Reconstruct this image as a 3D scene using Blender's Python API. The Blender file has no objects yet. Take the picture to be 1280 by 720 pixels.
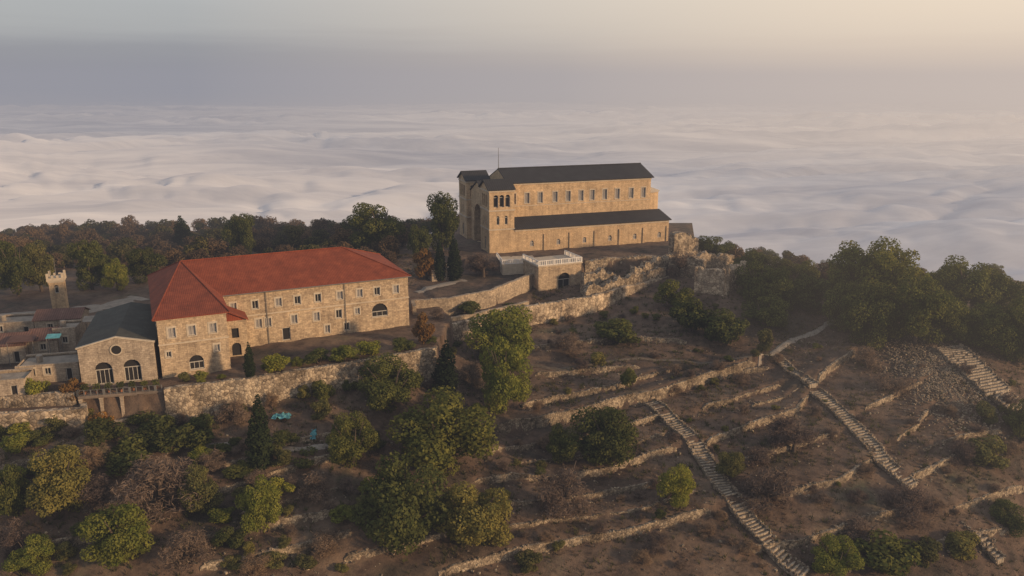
import bpy, math, random
import numpy as np
from mathutils import Vector, noise
rnd = random.Random(7)
S = bpy.context.scene
C = S.collection
R = math.radians
# ------------------------------------------------------------------ camera
HC = 45.0; P = math.atan(0.26); CP, SP = math.cos(P), math.sin(P)
cam = bpy.data.cameras.new('camera'); cam.lens = 28.125; cam.sensor_width = 36; cam.clip_start = 0.5; cam.clip_end = 40000
co = bpy.data.objects.new('camera', cam); C.objects.link(co); co.location = (0, 0, HC); co.rotation_euler = (math.pi/2 - P, 0, 0)
S.camera = co
S.view_settings.view_transform = 'Standard'; S.view_settings.look = 'None'; S.view_settings.exposure = 0

def ray(px, py, t):
    x = (px-640)/1000.0; v = (py-360)/1000.0
    return np.array([x*t, t*CP - v*t*SP, HC - t*SP - v*t*CP])
def G(px, py, z):
    v = (py-360)/1000.0
    t = (HC-z)/(SP + CP*v)
    p = ray(px, py, t); return (float(p[0]), float(p[1]))
# ------------------------------------------------------------------ materials
def newmat(name):
    m = bpy.data.materials.new(name); m.use_nodes = True
    nt = m.node_tree; nt.nodes.clear()
    return m, nt, nt.nodes, nt.links
def ramp(N, stops):
    r = N.new('ShaderNodeValToRGB'); e = r.color_ramp.elements
    e[0].position = stops[0][0]; e[0].color = (*stops[0][1], 1)
    e[1].position = stops[-1][0]; e[1].color = (*stops[-1][1], 1)
    for p, c in stops[1:-1]:
        k = e.new(p); k.color = (*c, 1)
    return r
def noisetex(N, L, vec, scale, detail=4, rough=.6):
    n = N.new('ShaderNodeTexNoise'); n.inputs['Scale'].default_value = scale
    n.inputs['Detail'].default_value = detail; n.inputs['Roughness'].default_value = rough
    if vec is not None: L.new(vec, n.inputs['Vector'])
    return n
def mixc(N, L, a, b, fac, mode='MIX'):
    m = N.new('ShaderNodeMix'); m.data_type = 'RGBA'; m.blend_type = mode
    for s, i in ((fac, 0), (a, 6), (b, 7)):
        if isinstance(s, (int, float)): m.inputs[i].default_value = s
        elif isinstance(s, tuple): m.inputs[i].default_value = (*s, 1)
        else: L.new(s, m.inputs[i])
    return m.outputs[2]
def finish(nt, N, L, col, rough=.9, bump=None, bstr=.4, bdist=.1, metal=0):
    b = N.new('ShaderNodeBsdfPrincipled'); o = N.new('ShaderNodeOutputMaterial')
    if isinstance(col, tuple): b.inputs['Base Color'].default_value = (*col, 1)
    else: L.new(col, b.inputs['Base Color'])
    b.inputs['Roughness'].default_value = rough; b.inputs['Metallic'].default_value = metal
    b.inputs['Specular IOR Level'].default_value = .25
    if bump is not None:
        bp = N.new('ShaderNodeBump'); bp.inputs['Strength'].default_value = bstr; bp.inputs['Distance'].default_value = bdist
        L.new(bump, bp.inputs['Height']); L.new(bp.outputs[0], b.inputs['Normal'])
    L.new(b.outputs[0], o.inputs[0])
def ashlar(name, c1, c2, mort, bw=.8, bh=.38):
    m, nt, N, L = newmat(name); tc = N.new('ShaderNodeTexCoord')
    n0 = noisetex(N, L, tc.outputs['UV'], 1.2, 2)
    ad = N.new('ShaderNodeVectorMath'); ad.operation = 'MULTIPLY_ADD'
    L.new(n0.outputs['Color'], ad.inputs[0]); ad.inputs[1].default_value = (.1, .07, 0); L.new(tc.outputs['UV'], ad.inputs[2])
    br = N.new('ShaderNodeTexBrick'); L.new(ad.outputs[0], br.inputs['Vector'])
    br.inputs['Scale'].default_value = 1; br.inputs['Brick Width'].default_value = bw; br.inputs['Row Height'].default_value = bh
    br.inputs['Mortar Size'].default_value = .02; br.inputs['Mortar Smooth'].default_value = .4
    br.inputs['Color1'].default_value = (*c1, 1); br.inputs['Color2'].default_value = (*c2, 1); br.inputs['Mortar'].default_value = (*mort, 1)
    n1 = noisetex(N, L, tc.outputs['Object'], .3, 6, .7)
    r1 = ramp(N, [(.3, (.62, .60, .58)), (.5, (.96, .95, .93)), (.68, (1.22, 1.18, 1.12))]); L.new(n1.outputs[0], r1.inputs[0])
    c = mixc(N, L, br.outputs['Color'], r1.outputs[0], .8, 'MULTIPLY')
    n2 = noisetex(N, L, tc.outputs['Object'], 3.4, 5, .75)
    r2 = ramp(N, [(.36, (.58, .56, .55)), (.55, (1.03, 1.02, 1)), (.7, (1.25, 1.22, 1.18))]); L.new(n2.outputs[0], r2.inputs[0])
    c = mixc(N, L, c, r2.outputs[0], .75, 'MULTIPLY')
    mp = N.new('ShaderNodeMapping'); mp.inputs['Scale'].default_value = (1.1, 1.1, .09); L.new(tc.outputs['Object'], mp.inputs[0])
    n3 = noisetex(N, L, mp.outputs[0], 1.2, 5, .7); r3 = ramp(N, [(.36, (.62, .60, .59)), (.55, (1.05, 1.05, 1.05))]); L.new(n3.outputs[0], r3.inputs[0])
    c = mixc(N, L, c, r3.outputs[0], .55, 'MULTIPLY')
    finish(nt, N, L, c, .92, n2.outputs[0], .5, .1); return m
def rubble(name, ca, cb, scale=1.9):
    m, nt, N, L = newmat(name); tc = N.new('ShaderNodeTexCoord')
    v = N.new('ShaderNodeTexVoronoi'); v.inputs['Scale'].default_value = scale; L.new(tc.outputs['Object'], v.inputs['Vector'])
    s = N.new('ShaderNodeSeparateColor'); L.new(v.outputs['Color'], s.inputs[0])
    r = ramp(N, [(0, ca), (.6, cb), (1, tuple(min(1, x*1.25) for x in cb))]); L.new(s.outputs[0], r.inputs[0])
    v2 = N.new('ShaderNodeTexVoronoi'); v2.feature = 'DISTANCE_TO_EDGE'; v2.inputs['Scale'].default_value = scale; L.new(tc.outputs['Object'], v2.inputs['Vector'])
    r2 = ramp(N, [(0, (.3, .27, .25)), (.09, (1, 1, 1))]); L.new(v2.outputs[0], r2.inputs[0])
    c = mixc(N, L, r.outputs[0], r2.outputs[0], .9, 'MULTIPLY')
    n1 = noisetex(N, L, tc.outputs['Object'], .28, 7, .75)
    r1 = ramp(N, [(.36, (.34, .30, .25)), (.5, (.88, .83, .79)), (.64, (1.2, 1.16, 1.1))]); L.new(n1.outputs[0], r1.inputs[0])
    c = mixc(N, L, c, r1.outputs[0], .9, 'MULTIPLY')
    finish(nt, N, L, c, .95, v2.outputs[0], .8, .2); return m
def simple(name, col, rough=.8, var=.3, scale=3, metal=0):
    m, nt, N, L = newmat(name); tc = N.new('ShaderNodeTexCoord')
    n = noisetex(N, L, tc.outputs['Object'], scale, 5, .7)
    r = ramp(N, [(.3, tuple(x*(1-var) for x in col)), (.7, tuple(min(1, x*(1+var)) for x in col))]); L.new(n.outputs[0], r.inputs[0])
    finish(nt, N, L, r.outputs[0], rough, n.outputs[0], .2, .05, metal); return m
def rooftile(name, col, period=.33, var=.35, dark=.62):
    m, nt, N, L = newmat(name); tc = N.new('ShaderNodeTexCoord')
    w = N.new('ShaderNodeTexWave'); w.inputs['Scale'].default_value = .314/period; w.inputs['Distortion'].default_value = .6; L.new(tc.outputs['UV'], w.inputs['Vector'])
    n = noisetex(N, L, tc.outputs['Object'], .4, 8, .82)
    r = ramp(N, [(.32, tuple(x*(1-var) for x in col)), (.52, col), (.68, (col[0]*(1+var*.9), col[1]*(1+var*1.3), col[2]*(1+var*1.3)))]); L.new(n.outputs[0], r.inputs[0])
    r2 = ramp(N, [(.1, (dark, dark*.97, dark*.97)), (.6, (1.05, 1.05, 1.05))]); L.new(w.outputs['Fac'], r2.inputs[0])
    c = mixc(N, L, r.outputs[0], r2.outputs[0], .75, 'MULTIPLY')
    finish(nt, N, L, c, .85, w.outputs['Fac'], .4, .05); return m
def leafmat(name, c1, c2, trans=.35, rv=.3):
    m, nt, N, L = newmat(name); tc = N.new('ShaderNodeTexCoord'); oi = N.new('ShaderNodeObjectInfo')
    n = noisetex(N, L, tc.outputs['Object'], 7, 3, .6)
    r = ramp(N, [(.35, c1), (.65, c2)]); L.new(n.outputs[0], r.inputs[0])
    r2 = ramp(N, [(0, (1-rv, 1-rv, 1-rv*.8)), (.5, (1, 1, 1)), (1, (1+rv*1.1, 1+rv*.75, 1))]); L.new(oi.outputs['Random'], r2.inputs[0])
    c = mixc(N, L, r.outputs[0], r2.outputs[0], 1.0, 'MULTIPLY')
    d = N.new('ShaderNodeBsdfDiffuse'); t = N.new('ShaderNodeBsdfTranslucent'); mx = N.new('ShaderNodeMixShader'); o = N.new('ShaderNodeOutputMaterial')
    L.new(c, d.inputs[0]); L.new(c, t.inputs[0]); mx.inputs[0].default_value = trans
    L.new(d.outputs[0], mx.inputs[1]); L.new(t.outputs[0], mx.inputs[2]); L.new(mx.outputs[0], o.inputs[0]); return m
M = dict(
    stoneA=ashlar('monastery_stone', (.52, .395, .265), (.34, .255, .175), (.26, .195, .14), .65, .33),
    stoneB=ashlar('basilica_stone', (.56, .40, .245), (.45, .32, .195), (.33, .24, .155), .8, .4),
    stoneC=ashlar('chapel_stone', (.44, .355, .27), (.31, .245, .185), (.22, .175, .135), .6, .32),
    stoneD=ashlar('court_wall_stone', (.42, .335, .245), (.25, .195, .145), (.17, .135, .10), .8, .42),
    trim=simple('dressed_stone', (.43, .35, .26), .85, .2, 1),
    rubble=rubble('dry_stone', (.15, .12, .09), (.35, .285, .21)),
    field=rubble('field_stone', (.15, .12, .088), (.31, .25, .18), 2.4),
    rubble2=rubble('bright_stone', (.24, .19, .14), (.46, .37, .27), 1.3),
    red=rooftile('red_tiles', (.195, .044, .018), .3, .38, .82),
    darkroof=rooftile('dark_roof', (.034, .031, .031), .6, .3),
    greenroof=rooftile('grey_roof', (.056, .052, .042), .5, .35),
    rust=rooftile('rusty_sheet', (.15, .078, .058), .4, .4),
    glass=simple('window_glass', (.24, .215, .20), .4, .35, .35),
    dark=simple('dark_interior', (.020, .017, .015), .9, .3),  # near-black sheet colour standing in for unlit depth behind openings
    frame=simple('window_frame_paint', (.40, .36, .31), .6, .15),
    metal=simple('dull_metal', (.13, .12, .11), .5, .2),
    white=simple('white_railing_paint', (.62, .57, .52), .6, .12),
    conc=simple('pale_concrete', (.24, .20, .16), .9, .3, .7),
    brown=simple('weathered_slab', (.17, .13, .10), .9, .3, .9),
    step=simple('worn_step_stone', (.31, .25, .185), .9, .45, 1.2),
    tread=simple('earth_tread', (.12, .092, .066), .95, .4, 1.6),
    tarp=simple('turquoise_tarp', (.085, .26, .29), .6, .35, 2),
    wood=simple('grey_wood', (.12, .09, .07), .8, .3),
    bark=simple('bark', (.09, .065, .048), .95, .35, 4),
    pot=simple('terracotta', (.3, .13, .07), .8, .2),
    oak=leafmat('oak_leaves', (.054, .066, .021), (.14, .14, .042)),
    lit=leafmat('yellow_green_lit_leaves', (.11, .13, .024), (.245, .235, .050)),  # yellow-green foliage, with a sunlit look put into the brighter colour
    olive=leafmat('olive_leaves', (.098, .098, .034), (.20, .178, .060)),
    pine=leafmat('pine_needles', (.058, .074, .022), (.17, .165, .045)),
    cyp=leafmat('cypress_leaves', (.018, .028, .015), (.044, .056, .024)),
    dry=leafmat('dry_twigs', (.125, .090, .068), (.215, .155, .115), .2),
    rust_leaf=leafmat('rusty_leaves', (.17, .085, .03), (.27, .155, .05)),
    far=leafmat('wood_leaves', (.044, .050, .023), (.115, .100, .045)),
    farb=leafmat('wood_brown_leaves', (.095, .068, .043), (.17, .115, .07)),
)
# ------------------------------------------------------------------ mesh builder
class MB:
    def __init__(s): s.v = []; s.f = []
    def poly(s, pts):
        b = len(s.v); s.v += [tuple(p) for p in pts]; s.f.append(tuple(range(b, b+len(pts))))
    def box(s, x0, x1, y0, y1, z0, z1):
        b = len(s.v)
        s.v += [(x0, y0, z0), (x1, y0, z0), (x1, y1, z0), (x0, y1, z0), (x0, y0, z1), (x1, y0, z1), (x1, y1, z1), (x0, y1, z1)]
        s.f += [tuple(b+i for i in q) for q in ((0, 3, 2, 1), (4, 5, 6, 7), (0, 1, 5, 4), (1, 2, 6, 5), (2, 3, 7, 6), (3, 0, 4, 7))]
    def hexa(s, pts):
        b = len(s.v); s.v += [tuple(p) for p in pts]
        s.f += [tuple(b+i for i in q) for q in ((0, 3, 2, 1), (4, 5, 6, 7), (0, 1, 5, 4), (1, 2, 6, 5), (2, 3, 7, 6), (3, 0, 4, 7))]
    def bar(s, a, b_, w, h=None):
        a = Vector(a); b_ = Vector(b_); d = (b_-a).normalized(); h = h or w
        up = Vector((0, 0, 1)) if abs(d.z) < .9 else Vector((1, 0, 0))
        sx = d.cross(up).normalized()*w/2; sz = sx.cross(d).normalized()*h/2
        s.hexa([a-sx-sz, a+sx-sz, b_+sx-sz, b_-sx-sz, a-sx+sz, a+sx+sz, b_+sx+sz, b_-sx+sz])
    def cone(s, a, b_, r0, r1, n=8):
        a = Vector(a); b_ = Vector(b_); d = (b_-a).normalized()
        up = Vector((0, 0, 1)) if abs(d.z) < .9 else Vector((1, 0, 0))
        x = d.cross(up).normalized(); y = d.cross(x)
        k = len(s.v)
        for c, r in ((a, r0), (b_, r1)):
            for i in range(n):
                an = 2*math.pi*i/n; s.v.append(tuple(c + x*math.cos(an)*r + y*math.sin(an)*r))
        for i in range(n): s.f.append((k+i, k+(i+1) % n, k+n+(i+1) % n, k+n+i))
        s.f.append(tuple(k+n+i for i in range(n))); s.f.append(tuple(k+n-1-i for i in range(n)))
    def slab(s, pts, th):
        n = len(pts); s.poly(pts); s.poly([(p[0], p[1], p[2]-th) for p in reversed(pts)])
        for i in range(n):
            a, b = pts[i], pts[(i+1) % n]
            s.poly([a, (a[0], a[1], a[2]-th), (b[0], b[1], b[2]-th), b])
    def prism(s, pts, z0, z1):
        n = len(pts); s.poly([(p[0], p[1], z1) for p in pts]); s.poly([(p[0], p[1], z0) for p in reversed(pts)])
        for i in range(n):
            a, b = pts[i], pts[(i+1) % n]; s.poly([(a[0], a[1], z0), (b[0], b[1], z0), (b[0], b[1], z1), (a[0], a[1], z1)])
    def stone(s, c, sx, sy, sz, ang, rr=rnd):
        ca, sa = math.cos(ang), math.sin(ang); pts = []
        for k in ((-1, -1, -1), (1, -1, -1), (1, 1, -1), (-1, 1, -1), (-1, -1, 1), (1, -1, 1), (1, 1, 1), (-1, 1, 1)):
            x = k[0]*sx*rr.uniform(.32, .52); y = k[1]*sy*rr.uniform(.32, .52); z = k[2]*sz*rr.uniform(.35, .52)
            pts.append((c[0]+x*ca-y*sa, c[1]+x*sa+y*ca, c[2]+z))
        s.hexa(pts)
    def build(s, name, mat, parent=None, uv=True):
        me = bpy.data.meshes.new(name); me.from_pydata(s.v, [], s.f); me.update()
        if uv:
            ul = me.uv_layers.new(name='UVMap').data
            for p in me.polygons:
                n = p.normal
                if abs(n.z) > .985: t = None
                else:
                    l = math.hypot(n.x, n.y); t = (-n.y/l, n.x/l)
                    sl = l if l > .05 else 1
                for li in p.loop_indices:
                    q = me.vertices[me.loops[li].vertex_index].co
                    ul[li].uv = (q.x, q.y) if t is None else (q.x*t[0]+q.y*t[1], q.z/sl)
        me.materials.append(mat); o = bpy.data.objects.new(name, me); C.objects.link(o)
        if parent is not None: o.parent = parent
        return o
def tag(o, label=None, cat=None, group=None, kind=None):
    if label: o['label'] = label
    if cat: o['category'] = cat
    if group: o['group'] = group
    if kind: o['kind'] = kind
    return o
def empty(name, loc, rz, label, cat, group=None):
    o = bpy.data.objects.new(name, None); C.objects.link(o); o.location = loc; o.rotation_euler = (0, 0, rz)
    o.empty_display_size = .5
    return tag(o, label, cat, group)
# ------------------------------------------------------------------ terrain height function
ctrl = []
for px, py, z in [
    (640, 403, -8), (760, 392, -8), (560, 425, -8), (560, 407, -7.3), (612, 397, -7.0), (900, 385, -6), (935, 345, -3), (1050, 400, -8), (640, 470, -12.5), (640, 550, -17.5), (640, 640, -21.5), (640, 720, -25),
    (200, 530, -8.5), (200, 600, -13), (200, 720, -19), (330, 520, -8.5), (440, 505, -8.5), (540, 480, -9.5), (20, 575, -10), (0, 640, -14), (0, 720, -18), (60, 565, -9.5),
    (420, 600, -15), (420, 720, -22), (100, 560, -9),
    (780, 450, -11.5), (900, 450, -12), (900, 550, -18), (900, 640, -22.5), (900, 720, -27), (780, 600, -20.5), (770, 520, -16),
    (1100, 450, -11), (1100, 550, -18.5), (1100, 640, -24), (1100, 720, -29), (1000, 500, -15), (1280, 450, -12), (1280, 550, -20), (1280, 640, -27), (1280, 720, -32),
    (1180, 440, -9.5), (1180, 520, -16.5), (1400, 560, -24), (1400, 720, -38), (-120, 560, -9), (-120, 720, -18)]:
    x, y = G(px, py, z); ctrl.append((x, y, z))
ctrl += [(-10, 205, -1.5), (20, 215, 0), (50, 235, 0), (0, 250, -1), (-28, 190, -2.3), (-25, 215, -1.2), (-50, 190, -3), (-100, 190, -3), (-110, 150, -3), (-60, 150, -3), (-90, 130, -3.5), (-130, 160, -3.5),
         (-100, 240, -6), (-40, 260, -6), (-100, 300, -11), (-180, 240, -9), (-180, 300, -14), (-40, 310, -14), (40, 290, -9), (60, 205, -4), (95, 215, -7), (90, 255, -15), (130, 220, -9), (140, 260, -19), (170, 215, -15), (110, 185, -7.5),
         (0, 350, -26), (-100, 380, -32), (-200, 380, -38), (100, 340, -42), (200, 300, -48), (220, 220, -34), (220, 140, -42), (180, 90, -48),
         (-250, 250, -22), (-230, 150, -14), (-200, 90, -26), (0, 45, -42), (-120, 50, -34), (120, 50, -52), (0, -40, -75), (-150, -40, -70), (200, -40, -95),
         (0, 500, -105), (-200, 520, -110), (200, 480, -130), (-450, 300, -90), (400, 250, -120), (400, 0, -130), (-450, 0, -110), (0, -300, -170), (0, 800, -190), (-500, 700, -190), (500, 700, -190), (700, 200, -200), (-800, 200, -190)]
cx = np.array(ctrl)
def phi(r2): return np.where(r2 > 1e-9, .5*r2*np.log(np.maximum(r2, 1e-9)), 0)
SC = 100.0
A = cx[:, :2]/SC; n_ = len(A)
D2 = ((A[:, None]-A[None])**2).sum(2)
K = phi(D2) + np.eye(n_)*2e-4
Pm = np.hstack([np.ones((n_, 1)), A])
Mx = np.block([[K, Pm], [Pm.T, np.zeros((3, 3))]])
W = np.linalg.solve(Mx, np.concatenate([cx[:, 2], np.zeros(3)]))
def tps(x, y):
    x = np.asarray(x, float)/SC; y = np.asarray(y, float)/SC
    z = W[n_] + W[n_+1]*x + W[n_+2]*y
    for i in range(n_):
        z = z + W[i]*phi((x-A[i, 0])**2+(y-A[i, 1])**2)
    return np.clip(z, -200, 1.0)
def inpoly(x, y, poly):
    r = np.zeros(x.shape, bool); n = len(poly)
    for i in range(n):
        x0, y0 = poly[i]; x1, y1 = poly[(i+1) % n]
        if y0 == y1: continue
        c = ((y0 > y) != (y1 > y)) & (x < (x1-x0)*(y-y0)/(y1-y0)+x0)
        r ^= c
    return r
edgeB = [G(-60, 500, -3), G(95, 493, -3), G(205, 488, -3), G(310, 475, -3), G(440, 455, -3), G(545, 437, -3)]
platB = edgeB + [(-12.5, 160), (-22, 186), (-112, 186), (-112, 118)]
edgeL = [G(-60, 522, -4.6), G(8, 519, -4.6), G(106, 512, -4.6)]
platL = edgeL + [G(100, 493, -4.6), G(-60, 500, -4.6)]
edgeC = [(8, 195), (18.5, 199), G(836, 322, 0), G(866, 318, 0)]
platC = [(-14, 203), (-6, 201), (4, 198)] + edgeC + [(60, 262), (-22, 262), (-26, 215)]
edgeT = [(-20.5, 162), G(516, 383, -2.6), G(560, 380, -2.6), G(612, 370, -2.6), (5.5, 193)]
platT = edgeT[1:] + [(6, 203), (-14, 206), (-24, 190), (-18, 168)]
edgeM = [(-14.5, 158), G(548, 405, -5.2), G(600, 395, -5.2), G(660, 380, -5.0)]
platM = edgeM + [(5.4, 193), G(612, 370, -2.6), G(560, 380, -2.6), G(516, 383, -2.6)]
plats = [(platM, -5.1), (platT, -2.6), (platB, -3.0), (platL, -4.6), (platC, 0.0)]
def H0(x, y):
    z = tps(x, y)
    for pl, lv in plats: z = np.where(inpoly(x, y, pl), lv, z)
    return z
def hit(px, py, H):
    t = np.arange(55, 520, .5)
    x = (px-640)/1000.0; v = (py-360)/1000.0
    X = x*t; Y = t*CP - v*t*SP; Z = HC - t*SP - v*t*CP
    g = H(X, Y); b = np.nonzero(Z <= g)[0]
    if len(b) == 0: i = len(t)-1
    else: i = b[0]
    if i > 0:
        a0 = Z[i-1]-g[i-1]; a1 = Z[i]-g[i]; k = a0/(a0-a1) if a0 != a1 else 0
        tt = t[i-1] + k*.5
    else: tt = t[0]
    p = ray(px, py, tt); return (float(p[0]), float(p[1]), float(tt))
TW = [
 ([(618, 538), (680, 530), (740, 517), (815, 499), (880, 478), (945, 458)], 1.8, 'longest pale dry stone terrace wall climbing across the middle of the slope to the path'),
 ([(652, 508), (700, 500), (770, 486), (850, 464)], 1.0, 'low terrace wall just above the longest terrace wall'),
 ([(590, 606), (640, 598), (700, 600), (760, 590), (845, 562)], .95, 'terrace wall ending at the middle of the long stone stairway'),
 ([(612, 566), (680, 556), (745, 546), (830, 522)], .85, 'weathered terrace wall under the longest terrace wall'),
 ([(882, 554), (940, 534), (995, 516), (1010, 497)], 1.0, 'curving terrace wall between the two long stairways'),
 ([(878, 512), (925, 500), (975, 484)], .85, 'short terrace wall above the curving terrace wall'),
 ([(925, 634), (1000, 614), (1050, 603), (1090, 576)], .85, 'terrace wall left of the second stairway, below the rusty bushes'),
 ([(548, 719), (640, 694), (720, 678), (800, 664), (888, 640)], 1.0, 'lowest terrace wall in front, running right to the long stairway'),
 ([(1022, 478), (1042, 460), (1068, 444)], 1.3, 'short steep terrace wall by the head of the second stairway'),
 ([(1138, 600), (1170, 585), (1205, 570)], .9, 'terrace wall right of the foot of the second stairway'),
 ([(1120, 552), (1145, 535), (1160, 515)], .8, 'small terrace wall below the rubble fan'),
 ([(213, 692), (300, 668), (370, 655), (440, 640)], 1.2, 'terrace wall at the lower left behind the small lit tree'),
 ([(250, 712), (330, 698), (440, 668)], .9, 'lower left terrace wall nearest the camera'),
 ([(262, 622), (330, 600), (420, 572)], .9, 'garden terrace wall beside the tall dark cypress'),
 ([(0, 586), (60, 580), (125, 574)], 1.2, 'grey garden wall at the left edge below the bright masonry'),
 ([(628, 632), (690, 628), (800, 610), (850, 596)], .7, 'faint terrace wall above the lowest terrace wall'),
 ([(668, 470), (730, 466), (800, 462)], .8, 'faint low terrace wall below the footpath'),
 ([(930, 690), (1000, 680), (1080, 650), (1130, 640)], .75, 'terrace wall right of the long stairway near the bottom'),
 ([(915, 580), (980, 562), (1045, 543)], .65, 'terrace wall reaching the middle of the second stairway'),
 ([(1190, 640), (1240, 622), (1280, 612)], .9, 'terrace wall at the right edge near the bottom'),
 ([(640, 440), (700, 432), (780, 424), (860, 430)], .8, 'low kerb wall edging the footpath under the ruins'),
 ([(1150, 690), (1200, 672), (1260, 665)], .8, 'lowest terrace wall at the bottom right'),
 ([(630, 660), (700, 652), (800, 640), (872, 615)], .6, 'half buried terrace wall beside the small yellow green tree'),
 ([(300, 645), (360, 630), (430, 612)], .7, 'overgrown terrace wall right of the garden wall by the cypress'),
 ([(640, 582), (690, 577), (760, 568), (835, 543)], .55, 'thin line of terrace stones above the dense oak'),
 ([(1080, 512), (1110, 500), (1150, 478)], .7, 'broken terrace wall left of the rubble fan'),
 ([(820, 478), (900, 466), (960, 462)], .6, 'thin terrace wall joining the narrow flight'),
 ([(100, 640), (180, 628), (250, 612)], .8, 'overgrown terrace wall behind the large bare tree'),
 ([(430, 700), (520, 680), (560, 668)], .7, 'terrace wall showing between the largest oak and the olive green tree'),
 ([(20, 690), (110, 676), (190, 664)], .8, 'low terrace wall at the lower left among bushes'),
 ([(1150, 566), (1200, 548), (1250, 540)], .7, 'short terrace wall below the broad stairway'),
 ([(940, 508), (985, 498), (1005, 480)], .5, 'thin terrace wall under the narrow flight'),
 ([(330, 560), (400, 548), (470, 540)], .7, 'low garden edging wall behind the turquoise sheet'),
 ([(210, 598), (260, 590), (310, 578)], .7, 'low garden wall left of the tall dark cypress'),
]
twp = []
for pl, h, lab in TW:
    pts = [hit(px, py, H0)[:2] for px, py in pl]
    twp.append((pts, h, lab))
def seg_raise(x, y, pts, h, Rr=6.0):
    best = np.full(x.shape, 1e9); side = np.zeros(x.shape)
    for (x0, y0), (x1, y1) in zip(pts[:-1], pts[1:]):
        dx, dy = x1-x0, y1-y0; l2 = dx*dx+dy*dy
        u = np.clip(((x-x0)*dx+(y-y0)*dy)/l2, 0, 1)
        qx = x-(x0+u*dx); qy = y-(y0+u*dy); d = np.hypot(qx, qy); s = (dx*qy-dy*qx)
        m = d < best; best = np.where(m, d, best); side = np.where(m, s, side)
    k = np.clip(1-best/Rr, 0, 1); k = k*k*(3-2*k)
    return np.where(side > 0, h*k, -.25*h*np.clip(1-best/2.5, 0, 1))
bbs = [(min(p[0] for p in pts)-7, max(p[0] for p in pts)+7, min(p[1] for p in pts)-7, max(p[1] for p in pts)+7) for pts, h, l in twp]
def H1(x, y):
    x = np.asarray(x, float); y = np.asarray(y, float)
    z = H0(x, y)
    for (pts, h, l), bb in zip(twp, bbs):
        m = (x > bb[0]) & (x < bb[1]) & (y > bb[2]) & (y < bb[3])
        if m.any(): z[m] = z[m] + seg_raise(x[m], y[m], pts, h)
    return z
def gz(x, y): return float(H1(np.array([x]), np.array([y]))[0])
def g0(x, y): return float(tps(np.array([x]), np.array([y]))[0])
nn = noise.noise
def axis(a, b, st, lo, hi):
    c = list(np.arange(a, b, st)); s = st; p = c[0]
    left = []
    while p > lo: s *= 1.12; p -= s; left.append(p)
    s = st; p = c[-1]; right = []
    while p < hi: s *= 1.12; p += s; right.append(p)
    return np.array(left[::-1]+c+right)
gx = axis(-95, 135, .6, -900, 900); gy = axis(88, 215, .6, -400, 900)
XX, YY = np.meshgrid(gx, gy); ZZ = H1(XX.ravel().copy(), YY.ravel().copy()).reshape(XX.shape)
for j in range(len(gy)):
    for i in range(len(gx)):
        if -120 < gx[i] < 160 and 60 < gy[j] < 230:
            ZZ[j, i] += .26*nn((gx[i]*.3, gy[j]*.3, 0)) + .12*nn((gx[i]*1.1, gy[j]*1.1, 3))
nx, ny = len(gx), len(gy)
V = np.stack([XX.ravel(), YY.ravel(), ZZ.ravel()], 1)
idx = np.arange(nx*ny).reshape(ny, nx)
F = np.stack([idx[:-1, :-1].ravel(), idx[:-1, 1:].ravel(), idx[1:, 1:].ravel(), idx[1:, :-1].ravel()], 1)
def npmesh(name, V, F, mat, smooth=False):
    me = bpy.data.meshes.new(name); k = F.shape[1]
    me.vertices.add(len(V)); me.vertices.foreach_set('co', V.astype('f').ravel())
    me.loops.add(F.size); me.loops.foreach_set('vertex_index', F.astype('i').ravel())
    me.polygons.add(len(F)); me.polygons.foreach_set('loop_start', np.arange(0, F.size, k, dtype='i'))
    me.update(calc_edges=True); me.validate()
    if smooth: me.polygons.foreach_set('use_smooth', np.ones(len(F), bool))
    me.materials.append(mat); return me
def mat_ground():
    m, nt, N, L = newmat('hillside_soil'); g = N.new('ShaderNodeNewGeometry'); pos = g.outputs['Position']
    n1 = noisetex(N, L, pos, .06, 8, .65); n2 = noisetex(N, L, pos, .5, 6, .7); n3 = noisetex(N, L, pos, 3.2, 5, .8)
    r1 = ramp(N, [(.36, (.062, .048, .034)), (.48, (.120, .078, .054)), (.6, (.155, .106, .072)), (.72, (.092, .086, .048))]); L.new(n1.outputs[0], r1.inputs[0])
    r2 = ramp(N, [(.35, (.52, .50, .49)), (.5, (.94, .94, .94)), (.66, (1.3, 1.26, 1.2))]); L.new(n2.outputs[0], r2.inputs[0])
    c = mixc(N, L, r1.outputs[0], r2.outputs[0], .9, 'MULTIPLY')
    r3 = ramp(N, [(.62, (0, 0, 0)), (.7, (1, 1, 1))]); L.new(n3.outputs[0], r3.inputs[0])
    n4 = noisetex(N, L, pos, .15, 3); r4 = ramp(N, [(.42, (.02, .02, .02)), (.62, (.6, .6, .6))]); L.new(n4.outputs[0], r4.inputs[0])
    f = mixc(N, L, r3.outputs[0], r4.outputs[0], 1.0, 'MULTIPLY')
    c = mixc(N, L, c, (.23, .185, .14), f)
    finish(nt, N, L, c, .97, n3.outputs[0], .8, .3); return m
me = npmesh('hillside', V, F, mat_ground(), True)
o = bpy.data.objects.new('hillside', me); C.objects.link(o)
tag(o, 'brown terraced hillside and plateau of the mountain top', 'hillside', kind='structure')
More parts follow.
